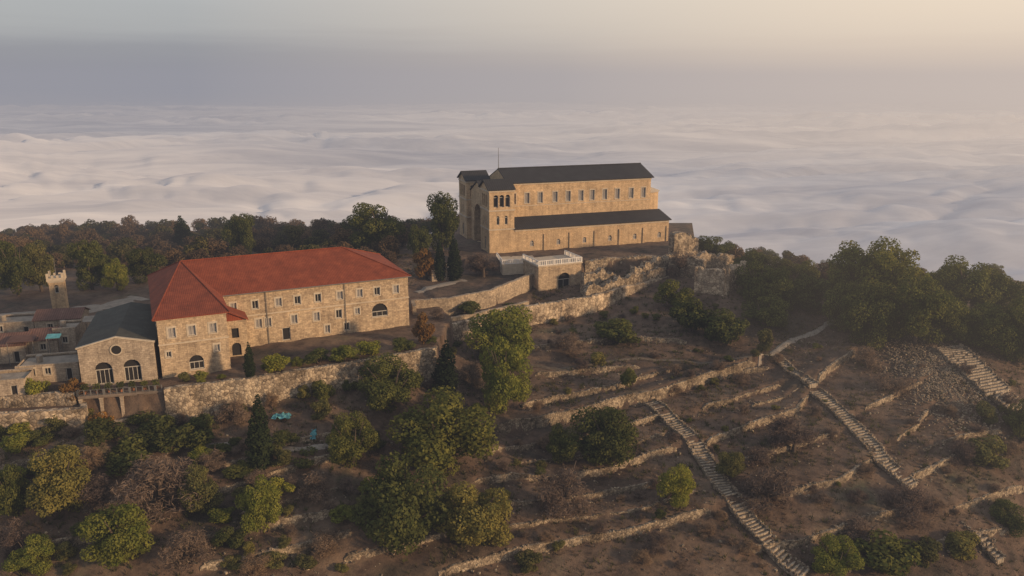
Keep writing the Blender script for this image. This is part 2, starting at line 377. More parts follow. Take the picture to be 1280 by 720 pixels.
# ------------------------------------------------------------------ cloud sea
rr_ = [300.0]
while rr_[-1] < 19000: rr_.append(rr_[-1]*1.0105+1)
rr_ = np.array(rr_); th = np.linspace(R(24), R(156), 560)
RR, TT = np.meshgrid(rr_, th); CX = RR*np.cos(TT); CY = RR*np.sin(TT)
CZ = np.empty(CX.shape)
for j in range(CX.shape[0]):
    for i in range(CX.shape[1]):
        x, y = CX[j, i], CY[j, i]; r = RR[j, i]
        wa = nn((x/520, y/420, 4.4)); wb = nn((x/130, y/110, 6.4)); u = x*.8+y*.25+wa*190+wb*34; v = y-x*.15+wa*150+wb*30
        a = nn((u/1500, v/520, 1.3))
        b = abs(nn((u/620, v/230, 7.1)))
        c = abs(nn((u/240, v/110, 2.2)))
        d = abs(nn((u/110, v/60, 5.2)))
        e = abs(nn((u/52, v/32, 8.2)))
        f = nn((u/24, v/17, 3.2))
        q = 1-math.exp(-((r-300)/500)); m_ = max(.3, .75+a*1.3)
        z = -118 + a*16 + (b*34 + c*25*m_)*(.35+.65*q) + d*16*m_ + e*10*m_ + f*2.0*m_*min(1, 1600/r)
        if r > 4600: z -= min(60, (r-4600)*.022)
        CZ[j, i] = z
V = np.stack([CX.ravel(), CY.ravel(), CZ.ravel()], 1); ix = np.arange(CX.size).reshape(CX.shape)
F = np.stack([ix[:-1, :-1].ravel(), ix[:-1, 1:].ravel(), ix[1:, 1:].ravel(), ix[1:, :-1].ravel()], 1)
m, nt, N, L = newmat('cloud_vapour')
g = N.new('ShaderNodeNewGeometry'); ln_ = N.new('ShaderNodeVectorMath'); ln_.operation = 'LENGTH'; L.new(g.outputs['Position'], ln_.inputs[0])
mr = N.new('ShaderNodeMapRange'); mr.interpolation_type = 'SMOOTHSTEP'; L.new(ln_.outputs['Value'], mr.inputs[0]); mr.inputs[1].default_value = 3000; mr.inputs[2].default_value = 7000
mpp = N.new('ShaderNodeMapping'); mpp.inputs['Scale'].default_value = (.55, 2.2, 1); L.new(g.outputs['Position'], mpp.inputs[0])
n1 = noisetex(N, L, mpp.outputs[0], .0030, 10, .66); n1.inputs['Distortion'].default_value = .8
r1 = ramp(N, [(.36, (.40, .41, .47)), (.5, (.55, .55, .59)), (.64, (.70, .69, .71))]); L.new(n1.outputs[0], r1.inputs[0])
cc_ = mixc(N, L, r1.outputs[0], (.34, .36, .43), mr.outputs[0])  # far cloud mixed to blue-grey, distance haze painted into the colour
d = N.new('ShaderNodeBsdfDiffuse'); o_ = N.new('ShaderNodeOutputMaterial'); L.new(cc_, d.inputs[0]); d.inputs[1].default_value = 1
L.new(d.outputs[0], o_.inputs[0])
me = npmesh('cloud_sea', V, F, m, True); o = bpy.data.objects.new('cloud_sea', me); C.objects.link(o)
tag(o, 'sea of low cloud reaching the horizon below the mountain', 'clouds', kind='structure')
def haze(name, pts, z0, z1, sig, col, k, label):
    mb = MB(); mb.prism(pts, z0, z1)
    m, nt, N, L = newmat(name)
    ab = N.new('ShaderNodeVolumeAbsorption'); ab.inputs['Color'].default_value = (0, 0, 0, 1); ab.inputs['Density'].default_value = sig
    em = N.new('ShaderNodeEmission'); em.inputs[0].default_value = (*col, 1); em.inputs[1].default_value = k  # volume emits its own colour in place of scattered light
    ad = N.new('ShaderNodeAddShader'); o_ = N.new('ShaderNodeOutputMaterial')
    L.new(ab.outputs[0], ad.inputs[0]); L.new(em.outputs[0], ad.inputs[1]); L.new(ad.outputs[0], o_.inputs['Volume'])
    o = mb.build(name, m, uv=False); tag(o, label, 'haze', kind='structure')
haze('sky_haze', [(-22000, -4000), (22000, -4000), (22000, 22000), (-22000, 22000)], -420, 130, 1/3300.0, (.305, .305, .345), 1/3300.0, 'thin self-glowing haze in the air towards the horizon')  # haze tone is emitted by the volume, not scattered
haze('warm_glow_haze', [(-900, 2300), (1700, 420), (2900, 2900)], -330, 1500, 1/3400.0, (.88, .68, .49), 1/2400.0, 'self-glowing warm haze over the clouds at the right')  # added warm glow at the right, emitted rather than lit by the sun
haze('slope_glow_haze', [(20, 330), (48, 112), (420, 60), (520, 420)], -150, 60, 1/3600.0, (.60, .44, .31), 1/1700.0, 'self-glowing warm haze over the right slope')  # added emissive volume that warms and brightens the right slope
haze('wood_haze', [(-420, 215), (-90, 206), (0, 300), (0, 560), (-420, 560)], -150, 10, 1/1300.0, (.33, .28, .26), 1/1200.0, 'thin self-glowing haze between the trees of the wood')  # emissive veil that lightens the distant trees
# ------------------------------------------------------------------ walls of stone
def resample(pts, st):
    out = []
    for (x0, y0), (x1, y1) in zip(pts[:-1], pts[1:]):
        l = math.hypot(x1-x0, y1-y0); n = max(1, int(l/st))
        for i in range(n): out.append((x0+(x1-x0)*i/n, y0+(y1-y0)*i/n))
    out.append(pts[-1]); return out
def stone_wall(name, pts, ztop, zbot, th, mat, label, cat, group=None, jit=.12, loose=1.0, seed=0, parent=None, wob=.25):
    r = random.Random(seed+len(pts)*13+int(abs(pts[0][0])*10))
    P_ = resample(pts, .6); n = len(P_); mb = MB(); rows = []
    for i, (x, y) in enumerate(P_):
        a = P_[max(0, i-1)]; b = P_[min(n-1, i+1)]; dx, dy = b[0]-a[0], b[1]-a[1]; l = math.hypot(dx, dy) or 1
        nx_, ny_ = dy/l, -dx/l
        zt = ztop(x, y, i/(n-1)) + r.uniform(-jit, jit); zb = zbot(x, y, i/(n-1)); row = []
        w = nn((x*.3, y*.3, 9))*wob+nn((x*.9, y*.9, 4))*wob*.5
        for k in range(5):
            z = zb+(zt-zb)*k/4; off = th*.5+r.uniform(-.1, .1)*min(1, wob*3)+(1-k/4)*.12
            row.append((x+nx_*(off+w), y+ny_*(off+w), z))
        row.append((x-nx_*(th*.5-w), y-ny_*(th*.5-w), zt+r.uniform(-.04, .04))); row.append((x-nx_*(th*.5-w), y-ny_*(th*.5-w), zb))
        rows.append(row)
        if r.random() < .6*loose:
            s = r.uniform(.25, .55); mb.stone((x+nx_*w+r.uniform(-.2, .2), y+ny_*w+r.uniform(-.2, .2), zt+s*.08), s, s*.8, s*.6, r.uniform(0, 3), r)
        if r.random() < .7*loose:
            s = r.uniform(.25, .6); k = r.uniform(.1, .95)
            mb.stone((x+nx_*(th*.5+w), y+ny_*(th*.5+w), zb+(zt-zb)*k), s, s*.6, s*.6, math.atan2(dy, dx), r)
        if r.random() < .4*loose:
            s = r.uniform(.2, .45); dd = r.uniform(.6, 2.2); xx, yy = x+nx_*dd, y+ny_*dd
            mb.stone((xx, yy, zb+(.75 if zt-zb < 3.5 else 1.0)), s, s, s*.7, r.uniform(0, 3), r)
    for a, b in zip(rows[:-1], rows[1:]):
        for k in range(6): mb.poly([a[k], b[k], b[k+1], a[k+1]])
    mb.poly(list(reversed(rows[0]))); mb.poly(rows[-1])
    o = mb.build(name, mat, parent, uv=(mat == M['stoneD']))
    if label: tag(o, label, cat, group)
    return o
for i, (pts, h, lab) in enumerate(twp):
    def top(x, y, u, h=h, i=i):
        k = 1+.25*nn((x*.16, y*.16, i))+.1*nn((x*.6, y*.6, i))
        e = min(1, min(u, 1-u)*14+.4)
        return g0(x, y)+h*max(.55, min(1.1, k))*e+.08
    stone_wall('terrace_wall', pts, top, lambda x, y, u: g0(x, y)-.9, .4, M['field'], lab, 'terrace wall', seed=i, wob=.25, jit=.05, loose=.6)
def lvl(z): return lambda x, y, u: z
stone_wall('retaining_wall', edgeB[2:], lambda x, y, u: -2.6+.2*nn((x*.2, y*.2, 1)), lambda x, y, u: g0(x, y)-4.5, .9, M['rubble'], 'long stone retaining wall under the garden of the red roofed monastery', 'retaining wall', jit=.06, loose=.4)
stone_wall('retaining_wall', edgeB[:2], lvl(-2.6), lambda x, y, u: g0(x, y)-3, .9, M['rubble'], 'retaining wall behind the yellow shrubs at the left edge', 'retaining wall', jit=.08, loose=.3)
stone_wall('retaining_wall', edgeL+[G(100, 495, -4.6)], lvl(-4.2), lambda x, y, u: g0(x, y)-6.5, .9, M['rubble2'], 'bright squared stone retaining wall at the left edge', 'retaining wall', jit=.06, loose=.3)
stone_wall('retaining_wall', [edgeC[1], (30, 203.5), edgeC[2], edgeC[3]], lambda x, y, u: .6+.5*nn((x*.22, y*.22, 1)), lambda x, y, u: g0(x, y)-5, 1.4, M['rubble'], 'rough old foundation wall directly below the basilica', 'retaining wall', jit=.2, wob=.5)
stone_wall('retaining_wall', edgeT, lambda x, y, u: -1.2+.12*nn((x*.3, y*.3, 1)), lambda x, y, u: g0(x, y)-5, .8, M['stoneD'], 'lit stone wall of the court between monastery and basilica', 'retaining wall', jit=.03, loose=.15, wob=.08)
stone_wall('retaining_wall', edgeM, lambda x, y, u: -4.3+.15*nn((x*.3, y*.3, 2)), lambda x, y, u: g0(x, y)-5, .8, M['stoneD'], 'middle retaining wall one step below the lit court wall', 'retaining wall', jit=.05, loose=.3, wob=.1)
lw = [G(524, 431, -8), G(600, 417, -8), G(655, 404, -8), G(740, 391, -8), G(838, 364, -7.2)]
stone_wall('retaining_wall', lw, lambda x, y, u: -4.9+1.9*u+.3*nn((x*.2, y*.2, 5)), lambda x, y, u: -10, 1.0, M['rubble2'], 'long lower retaining wall climbing right below the arched lodge', 'retaining wall', jit=.1, loose=.5, wob=.3)
def ruin(a, b, zb, h0, h1, label, seed, th=1.1, mat='rubble'):
    a2 = G(*a, zb); b2 = G(*b, zb)
    stone_wall('ruined_wall', [a2, b2], lambda x, y, u: zb+h0+(h1-h0)*u+1.5*nn((x*.4+seed, y*.4, seed))+.8*nn((x*1.5, y*1.5, seed)), lambda x, y, u: zb-3, th, M[mat], label, 'ruined wall', jit=.3, seed=seed, wob=.5)
ruin((838, 322), (868, 318), -.5, 6.8, 4.6, 'tallest jagged ruin stub right beside the apse of the basilica', 3, 2.2)
ruin((836, 345), (880, 352), -3.5, 4.8, 5.8, 'broken ruin wall in front of the tallest ruin stub', 4, 1.8)
ruin((868, 366), (905, 370), -4.8, 6.4, 6.8, 'left half of the squared ruin on the ridge end', 5, 1.5, 'rubble2')
ruin((905, 370), (934, 355), -4.8, 6.8, 5.2, 'right half of the squared ruin on the ridge end', 6, 1.5, 'rubble2')
ruin((868, 340), (915, 332), -2, 4.6, 3.0, 'rear ruin wall behind the squared ruin', 7)
ruin((730, 374), (828, 354), -5, 2.8, 4.0, 'low ruined wall between the foundation wall and the lower retaining wall', 8, 1.4)
ruin((790, 348), (836, 338), -2.5, 2.4, 4.2, 'rough wall stump at the right end of the foundation wall', 9, 1.6)
ruin((728, 352), (768, 346), -2.5, 2.2, 1.6, 'old wall stump right beside the arched lodge', 10, 1.6)
# ------------------------------------------------------------------ facade with openings
def panel(mb, p0, p1, z0, z1, ops, depth=.35):
    L_ = math.hypot(p1[0]-p0[0], p1[1]-p0[1]); d = ((p1[0]-p0[0])/L_, (p1[1]-p0[1])/L_); nrm = (d[1], -d[0])
    def pt(a, z, q=0): return (p0[0]+d[0]*a-nrm[0]*q, p0[1]+d[1]*a-nrm[1]*q, z)
    xs = sorted(set([0, L_]+[o[0] for o in ops]+[o[1] for o in ops])); zs = sorted(set([z0, z1]+[o[2] for o in ops]+[o[3] for o in ops]))
    for i in range(len(xs)-1):
        for j in range(len(zs)-1):
            mx_, mz = (xs[i]+xs[i+1])/2, (zs[j]+zs[j+1])/2
            if any(o[0] < mx_ < o[1] and o[2] < mz < o[3] for o in ops): continue
            mb.poly([pt(xs[i], zs[j]), pt(xs[i+1], zs[j]), pt(xs[i+1], zs[j+1]), pt(xs[i], zs[j+1])])
    for o in ops:
        a0, a1, b0, b1 = o[:4]; arch = len(o) > 4 and o[4]
        if arch:
            r = (a1-a0)/2; c = (a0+a1)/2; sp = b1-r; k = 8
            arc = [(c-r*math.cos(math.pi*i/k), sp+r*math.sin(math.pi*i/k)) for i in range(k+1)]
            for i in range(k):
                corner = (a0, b1) if i < k/2 else (a1, b1)
                mb.poly([pt(*corner), pt(*arc[i]), pt(*arc[i+1])])
            path = [(a0, b0)]+arc+[(a1, b0)]
        else: path = [(a0, b0), (a0, b1), (a1, b1), (a1, b0)]
        path.append(path[0])
        for u, v in zip(path[:-1], path[1:]):
            mb.poly([pt(*u), pt(*v), pt(*v, depth), pt(*u, depth)])
    return pt
def window(parent, pt, o, kind='window', pane_or_shade='glass', frame='frame', mull=1, sill=True, label=None, depth=.3):
    a0, a1, b0, b1 = o[:4]; arch = len(o) > 4 and o[4]; w = .13; q0 = depth-.12
    fr = MB()
    def bx(mb, u0, u1, v0, v1, qa, qb):
        mb.hexa([pt(u0, v0, qa), pt(u1, v0, qa), pt(u1, v0, qb), pt(u0, v0, qb), pt(u0, v1, qa), pt(u1, v1, qa), pt(u1, v1, qb), pt(u0, v1, qb)])
    top = b1-(a1-a0)/2 if arch else b1
    bx(fr, a0, a0+w, b0, top, q0, q0+.08); bx(fr, a1-w, a1, b0, top, q0, q0+.08)
    bx(fr, a0+w, a1-w, b0, b0+w, q0, q0+.08); bx(fr, a0+w, a1-w, top-w, top, q0, q0+.08)
    for k in range(mull):
        c = a0+(a1-a0)*(k+1)/(mull+1); bx(fr, c-.04, c+.04, b0+w, top-w, q0+.01, q0+.07)
    f = fr.build(kind, M[frame], parent)
    if label: f['label'] = label
    pn = MB()
    if arch:
        r = (a1-a0)/2; c = (a0+a1)/2; n = 10
        pn.poly([pt(a0, b0, depth-.02)]+[pt(c-r*math.cos(math.pi*i/n), top+r*math.sin(math.pi*i/n), depth-.02) for i in range(n+1)]+[pt(a1, b0, depth-.02)])
    else: pn.poly([pt(a0, b0, depth-.02), pt(a0, b1, depth-.02), pt(a1, b1, depth-.02), pt(a1, b0, depth-.02)])
    pn.build('pane_or_shade', M[pane_or_shade], f)
    if sill:
        s = MB(); bx(s, a0-.15, a1+.15, b0-.16, b0-.003, -.14, .02); s.build('sill', M['trim'], f)
        if not arch:
            s = MB(); bx(s, a0-.2, a1+.2, b1+.003, b1+.3, -.06, .02); s.build('lintel', M['trim'], f)
            for (u0, u1) in ((a0-.2, a0-.003), (a1+.003, a1+.2)):
                s = MB(); bx(s, u0, u1, b0, b1, -.05, .02); s.build('jamb', M['trim'], f)
    return f
# ------------------------------------------------------------------ red roofed monastery
bld = empty('monastery', (-57.9, 124.6, -3), R(25), 'long stone monastery with bright red hipped roof', 'building')
EV, RG = 10.4, 15.0
wl = MB()
opsF = [(1.5, 2.7, 6.9, 8.6), (4.6, 5.8, 6.9, 8.6), (7.9, 9.1, 6.9, 8.6), (4.3, 6.6, .9, 3.4, True), (.9, 1.7, 3.6, 4.6), (8.4, 9.3, 3.6, 4.8)]
ptF = panel(wl, (0, 0), (10.8, 0), -1, EV, opsF)
opsS = [(3.2, 4.3, 7.0, 8.6), (7.6, 8.7, 7.0, 8.6), (1.2, 3.6, .6, 3.4, True)]
ptS = panel(wl, (10.8, 0), (10.8, 11.6), -1, EV, opsS)
opsM = []
for k in range(9): a = 1.7+k*3.85+(.35 if k in (2, 5, 6) else 0); opsM.append((a, a+1.15, 7.0, 8.6))
for a in (2.6, 5.9, 7.6, 12.4, 16.6, 20.9): opsM.append((a, a+1.15, 3.3, 5.0))
opsM.append((28.0, 31.2, 2.6, 5.3, True)); opsM.append((24.6, 25.6, 3.6, 4.9)); opsM.append((10.6, 12.1, .2, 2.7)); opsM.append((18.6, 19.6, .6, 2.2)); opsM.append((22.4, 23.4, .6, 2.2))
ptM = panel(wl, (10.8, 11.6), (46.4, 11.6), -1, EV, opsM)
opsR = [(3+5*k, 4.2+5*k, 7.1, 8.7) for k in range(4)]
ptR = panel(wl, (46.4, 11.6), (46.4, 32.7), -1, EV, opsR)
panel(wl, (46.4, 32.7), (0, 32.7), -1, EV, [])
opsL = [(4+5*k, 5.2+5*k, 7.1, 8.7) for k in range(5)]
ptL = panel(wl, (0, 32.7), (0, 0), -1, EV, opsL)
wl.build('wall', M['stoneA'], bld)
for pt, ops in ((ptF, opsF), (ptS, opsS), (ptM, opsM), (ptR, opsR), (ptL, opsL)):
    for o_ in ops:
        if len(o_) > 4: window(bld, pt, o_, 'arched_window', 'dark', mull=2, label='round arched dark window')
        elif o_[2] < .5: window(bld, pt, o_, 'door', 'dark', mull=0, sill=False)
        else: window(bld, pt, o_, pane_or_shade='dark' if rnd.random() < .15 else 'glass')
loop = [(0, 0), (10.8, 0), (10.8, 11.6), (46.4, 11.6), (46.4, 32.7), (0, 32.7)]
def band(z0, z1, pr, name):
    for i in range(len(loop)):
        a = Vector(loop[i]); b = Vector(loop[(i+1) % len(loop)]); d = (b-a).normalized(); n = Vector((d.y, -d.x)); mb = MB()
        ia = 0.003; e = pr
        if i == 1: aa, bb_ = a-d*0+d*ia, b-d*(pr+.01)
        elif i == 2: aa, bb_ = a+d*.01, b+d*e
        else: aa, bb_ = a+d*.003, b+d*e
        mb.hexa([(*(aa+n*pr), z0), (*(bb_+n*pr), z0), (*(bb_+n*.002), z0), (*(aa+n*.002), z0), (*(aa+n*pr), z1), (*(bb_+n*pr), z1), (*(bb_+n*.002), z1), (*(aa+n*.002), z1)])
        mb.build(name, M['trim'], bld)
band(EV-.35, EV-.02, .2, 'cornice'); band(5.75, 5.98, .1, 'string_course')
Ap = (5.4, 22.15, RG); Rg = (35.9, 22.15, RG); ov = .55; ze = EV-.05
rf = MB()
F1, F2 = (-ov, -ov, ze), (10.8+ov, -ov, ze); I_ = (10.8+ov, 11.6-ov, ze); Pa = (46.4+ov, 11.6-ov, ze); Pb = (46.4+ov, 32.7+ov, ze); Pc = (-ov, 32.7+ov, ze)
for f in ([F1, F2, Ap], [F2, I_, Ap], [I_, Pa, Rg, Ap], [Pa, Pb, Rg], [Pb, Pc, Ap, Rg], [Pc, F1, Ap]): rf.slab([tuple(q) for q in f], .16)
roof = rf.build('roof', M['red'], bld)
rc = MB()
for a, b in ((Ap, Rg), (F1, Ap), (F2, Ap), (Pa, Rg), (Pb, Rg), (Pc, Ap)):
    rc.cone((a[0], a[1], a[2]+.04), (b[0], b[1], b[2]+.04), .12, .12, 6)
rc.build('ridge_cap', M['red'], roof)
gt = MB(); gt.cone((I_[0], I_[1]-.08, ze-.12), (Pa[0], Pa[1]-.08, ze-.12), .09, .09, 6); gt.build('gutter', M['metal'], bld)
for x in (18.9, 33.6): dp = MB(); dp.cone((x, 11.4, 0), (x, 11.4, EV-.3), .07, .07, 6); dp.build('downpipe', M['metal'], bld)
ln = MB(); opn = [(1.2, 2.4, 3.4, 5.2), (1.0, 2.6, .1, 2.5, True)]; ptn = panel(ln, (10.81, 6.8), (14.6, 6.8), -1, 6.6, opn)
panel(ln, (14.6, 6.8), (14.6, 11.59), -1, 6.6, []); pc = ln.build('porch', M['stoneA'], bld)
for o_ in opn:
    pn = MB(); pn.poly([ptn(o_[0], o_[2], .3), ptn(o_[0], o_[3], .3), ptn(o_[1], o_[3], .3), ptn(o_[1], o_[2], .3)]); pn.build('opening', M['dark'], pc)  # flat dark sheets stand in for shade inside the porch
lr = MB(); lr.slab([(10.82, 6.4, 8.9), (15.0, 6.4, 6.7), (15.0, 11.55, 6.7), (10.82, 11.55, 8.9)], .16); lr.poly([(10.82, 6.8, 6.6), (14.6, 6.8, 6.6), (10.82, 6.8, 8.6)]); lr.build('porch_roof', M['red'], pc)
# ------------------------------------------------------------------ chapel left
ch = empty('chapel', (-69.3, 120.9, -3), R(18.5), 'low stone chapel with dark grey roof, round window and two big arched doors', 'building')
w = 11.2; dp_ = 22
cw = MB(); opsC = [(2.1, 4.7, .1, 3.9, True), (6.3, 8.9, .1, 3.9, True)]
ptc = panel(cw, (0, 0), (w, 0), -1, 6.0, opsC, .5)
cw.poly([(0, 0, 6.0), (w, 0, 6.0), (w, 0, 6.4), (w/2, 0, 7.7), (0, 0, 6.4)])
panel(cw, (w, 0), (w, dp_), -1, 6.4, []); panel(cw, (w, dp_), (0, dp_), -1, 6.4, [])
opsD = [(4+5*k, 5+5*k, 3, 5, True) for k in range(3)]
ptd = panel(cw, (0, dp_), (0, 0), -1, 6.4, opsD)
cw.build('wall', M['stoneC'], ch)
for o_ in opsC: window(ch, ptc, o_, 'arched_door', 'dark', mull=3, sill=False, depth=.5)
for o_ in opsD: window(ch, ptd, o_, 'window', 'dark')
rd = MB(); rp = MB(); n = 20
rp.poly([(w/2+.75*math.cos(2*math.pi*i/n), -.03, 5.8+.75*math.sin(2*math.pi*i/n)) for i in range(n)])
for i in range(n):
    a = 2*math.pi*i/n; b = 2*math.pi*(i+1)/n
    rd.bar((w/2+.85*math.cos(a), -.05, 5.8+.85*math.sin(a)), (w/2+.85*math.cos(b), -.05, 5.8+.85*math.sin(b)), .2, .2)
rw = rd.build('round_window', M['trim'], ch); rp.build('pane_or_shade', M['dark'], rw)
cr = MB(); cr.slab([(-.4, .35, 6.45), (w/2, .35, 7.9), (w/2, dp_+.4, 7.9), (-.4, dp_+.4, 6.45)], .15)
cr.slab([(w/2, .35, 7.9), (w+.35, .35, 6.45), (w+.35, dp_+.4, 6.45), (w/2, dp_+.4, 7.9)], .15); cr.build('roof', M['greenroof'], ch)
cp = MB(); cp.bar((-.2, .1, 6.55), (w/2, .1, 7.9), .5, .22); cp.bar((w/2, .1, 7.9), (w+.2, .1, 6.55), .5, .22); cp.build('gable_coping', M['trim'], ch)
# ------------------------------------------------------------------ basilica
cb = empty('basilica', (-6.0, 209.6, 0), R(19), 'large sandstone basilica with dark gabled roof and twin towered front', 'church')
def tower(v0, v1, name):
    mb = MB(); z1 = 17.2
    belf = [(1.2+i*1.65, 2.5+i*1.65, 12.3, 15.6, True) for i in range(3)]
    mid = [(2.0, 2.8, 7.6, 10.0, True), (4.3, 5.1, 7.6, 10.0, True)]
    p1 = panel(mb, (0, v0), (7, v0), -1, z1, belf+mid, .6)
    panel(mb, (7, v0), (7, v1), -1, z1, [])
    panel(mb, (7, v1), (0, v1), -1, z1, [])
    b2 = [(1.5+i*1.75, 2.9+i*1.75, 12.3, 15.6, True) for i in range(3)]; m2 = [(2.6, 3.5, 7.2, 9.8, True), (4.6, 5.5, 7.2, 9.8, True), (3.4, 4.8, .5, 4.2, True)]
    p4 = panel(mb, (0, v1), (0, v0), -1, z1, b2+m2, .6)
    c = (v0+v1)/2; mb.poly([(0, v1, z1), (0, v0, z1), (0, c, z1+2.0)]); mb.poly([(7, v0, z1), (7, v1, z1), (7, c, z1+2.0)])
    t = mb.build(name, M['stoneB'], cb)
    for p, ops in ((p1, belf), (p4, b2)):
        for o_ in ops: window(cb, p, o_, 'belfry_opening', 'dark', mull=0, sill=False, depth=.6)
    for p, ops in ((p1, mid), (p4, m2)):
        for o_ in ops: window(cb, p, o_, 'arched_window', 'dark', mull=0, sill=False)
    r_ = MB(); e = .5
    r_.slab([(-e, v0-e, z1-.1), (7.25, v0-e, z1-.1), (7.25, c, z1+2.2), (-e, c, z1+2.2)], .25)
    r_.slab([(-e, c, z1+2.2), (7.25, c, z1+2.2), (7.25, v1+e, z1-.1), (-e, v1+e, z1-.1)], .25)
    r_.build('tower_roof', M['darkroof'], t)
    for z in (6.2, 11.3, 16.4):
        k = MB(); k.box(-.18, 7.18, v0-.18, v0-.003, z, z+.35); k.box(-.18, -.003, v0, v1, z, z+.35); k.box(7.003, 7.18, v0, v1, z, z+.35)
        k.build('cornice', M['trim'], t)
tower(0, 8, 'tower'); tower(22, 30, 'tower')
nv = MB(); ze_ = 17.9; zr = 20.7
clr = [(1.2+i*3.95+(.5 if (i//3) % 2 else 0), 2.6+i*3.95+(.5 if (i//3) % 2 else 0), 11.9, 14.8, False) for i in range(11)]
ptv = panel(nv, (7.3, 7), (51.5, 7), 7, ze_, clr, .45)
panel(nv, (51.5, 7), (51.5, 23), 0, ze_, []); panel(nv, (51.5, 23), (7.3, 23), 0, ze_, []); panel(nv, (7.3, 23), (7.3, 7), 7, ze_, [])
nv.poly([(51.5, 7, ze_), (51.5, 23, ze_), (51.5, 15, zr)]); nv.poly([(7.3, 23, ze_), (7.3, 7, ze_), (7.3, 15, zr)])
nv.build('nave_wall', M['stoneB'], cb)
for o_ in clr: window(cb, ptv, o_[:4], 'clerestory_window', 'glass', mull=1, sill=True, depth=.4)
fr = MB(); U = 1.3
ptp = panel(fr, (U, 22), (U, 8), -1, 14.5, [(3.2, 10.8, 0, 11.2, True)], 2.2)
fr.poly([(U, 22, 14.5), (U, 8, 14.5), (U, 15, 17.6)])
fr.build('portal_front', M['stoneB'], cb)
window(cb, ptp, (3.2, 10.8, 0, 11.2, True), 'portal_arch', 'dark', mull=0, sill=False, depth=2.2)
pr_ = MB(); pr_.slab([(U-.3, 8.01, 14.5), (7.29, 8.01, 14.5), (7.29, 15, 17.8), (U-.3, 15, 17.8)], .25); pr_.slab([(U-.3, 15, 17.8), (7.29, 15, 17.8), (7.29, 21.99, 14.5), (U-.3, 21.99, 14.5)], .25); pr_.build('portal_roof', M['darkroof'], cb)
nr = MB(); e = .6
nr.slab([(7.26, 7-e, ze_-.1), (52.2, 7-e, ze_-.1), (52.2, 15, zr+.2), (7.26, 15, zr+.2)], .25); nr.slab([(7.26, 15, zr+.2), (52.2, 15, zr+.2), (52.2, 23+e, ze_-.1), (7.26, 23+e, ze_-.1)], .25)
nro = nr.build('nave_roof', M['darkroof'], cb)
rb = MB(); rb.cone((7.3, 15, zr+.22), (52.2, 15, zr+.22), .2, .2, 6); rb.build('ridge_cap', M['darkroof'], nro)
al = MB(); opa = [(4.5+i*7.8, 5.6+i*7.8, 1.2, 2.8, True) for i in range(6)]
pta = panel(al, (7.0, 0), (54, 0), -1.5, 6.3, opa); panel(al, (54, 0), (54, 7), -1.5, 6.3, []); al.poly([(54, 0, 6.3), (54, 7, 6.3), (54, 7, 8.0)])
al.poly([(54, 7, -1.5), (51.5, 7, -1.5), (51.5, 7, 8.1), (54, 7, 8.1)][::-1])
al.build('aisle_wall', M['stoneB'], cb)
for o_ in opa: window(cb, pta, o_, 'arched_window', 'glass', mull=0, sill=False)
ar = MB(); ar.slab([(7.02, -.5, 6.35), (54.6, -.5, 6.35), (54.6, 6.99, 8.3), (7.02, 6.99, 8.3)], .25); ar.build('aisle_roof', M['darkroof'], cb)
al = MB(); panel(al, (54, 30), (7.0, 30), -1.5, 6.3, []); panel(al, (54, 23), (54, 30), -1.5, 6.3, []); al.build('aisle_wall', M['stoneB'], cb)
ar = MB(); ar.slab([(7.02, 23.01, 8.3), (54.6, 23.01, 8.3), (54.6, 30.6, 6.35), (7.02, 30.6, 6.35)], .25); ar.build('aisle_roof', M['darkroof'], cb)
for b in ((7.2, 54, -.2, -.003, 5.6, 5.9), (7.4, 51.6, 6.8, 6.997, 17.1, 17.45), (7.4, 51.6, 6.86, 6.997, 11.2, 11.4)): cc = MB(); cc.box(*b); cc.build('cornice', M['trim'], cb)
ap = MB(); n = 14
for i in range(n):
    a = -math.pi/2+math.pi*i/n; b = -math.pi/2+math.pi*(i+1)/n; r = 6.2
    A_ = (51.5+r*math.cos(a), 15+r*math.sin(a)); B_ = (51.5+r*math.cos(b), 15+r*math.sin(b))
    ap.poly([(*A_, -1), (*B_, -1), (*B_, 13), (*A_, 13)])
apo = ap.build('apse', M['stoneB'], cb); ap = MB()
for i in range(n):
    a = -math.pi/2+math.pi*i/n; b = -math.pi/2+math.pi*(i+1)/n; r = 6.6
    ap.poly([(51.5+r*math.cos(a), 15+r*math.sin(a), 12.9), (51.5+r*math.cos(b), 15+r*math.sin(b), 12.9), (51.52, 15, 15.3)])
ap.build('apse_roof', M['trim'], apo)
for i in range(1, 7): bt = MB(); x = 8.2+i*7.55; bt.box(x-.3, x+.3, -.3, -.002, -1.5, 4.4); bt.build('buttress', M['stoneB'], cb)
sp = MB(); sp.cone((7.5, 15, zr), (7.5, 15, zr+6), .1, .05, 6); sp.build('roof_mast', M['metal'], cb)
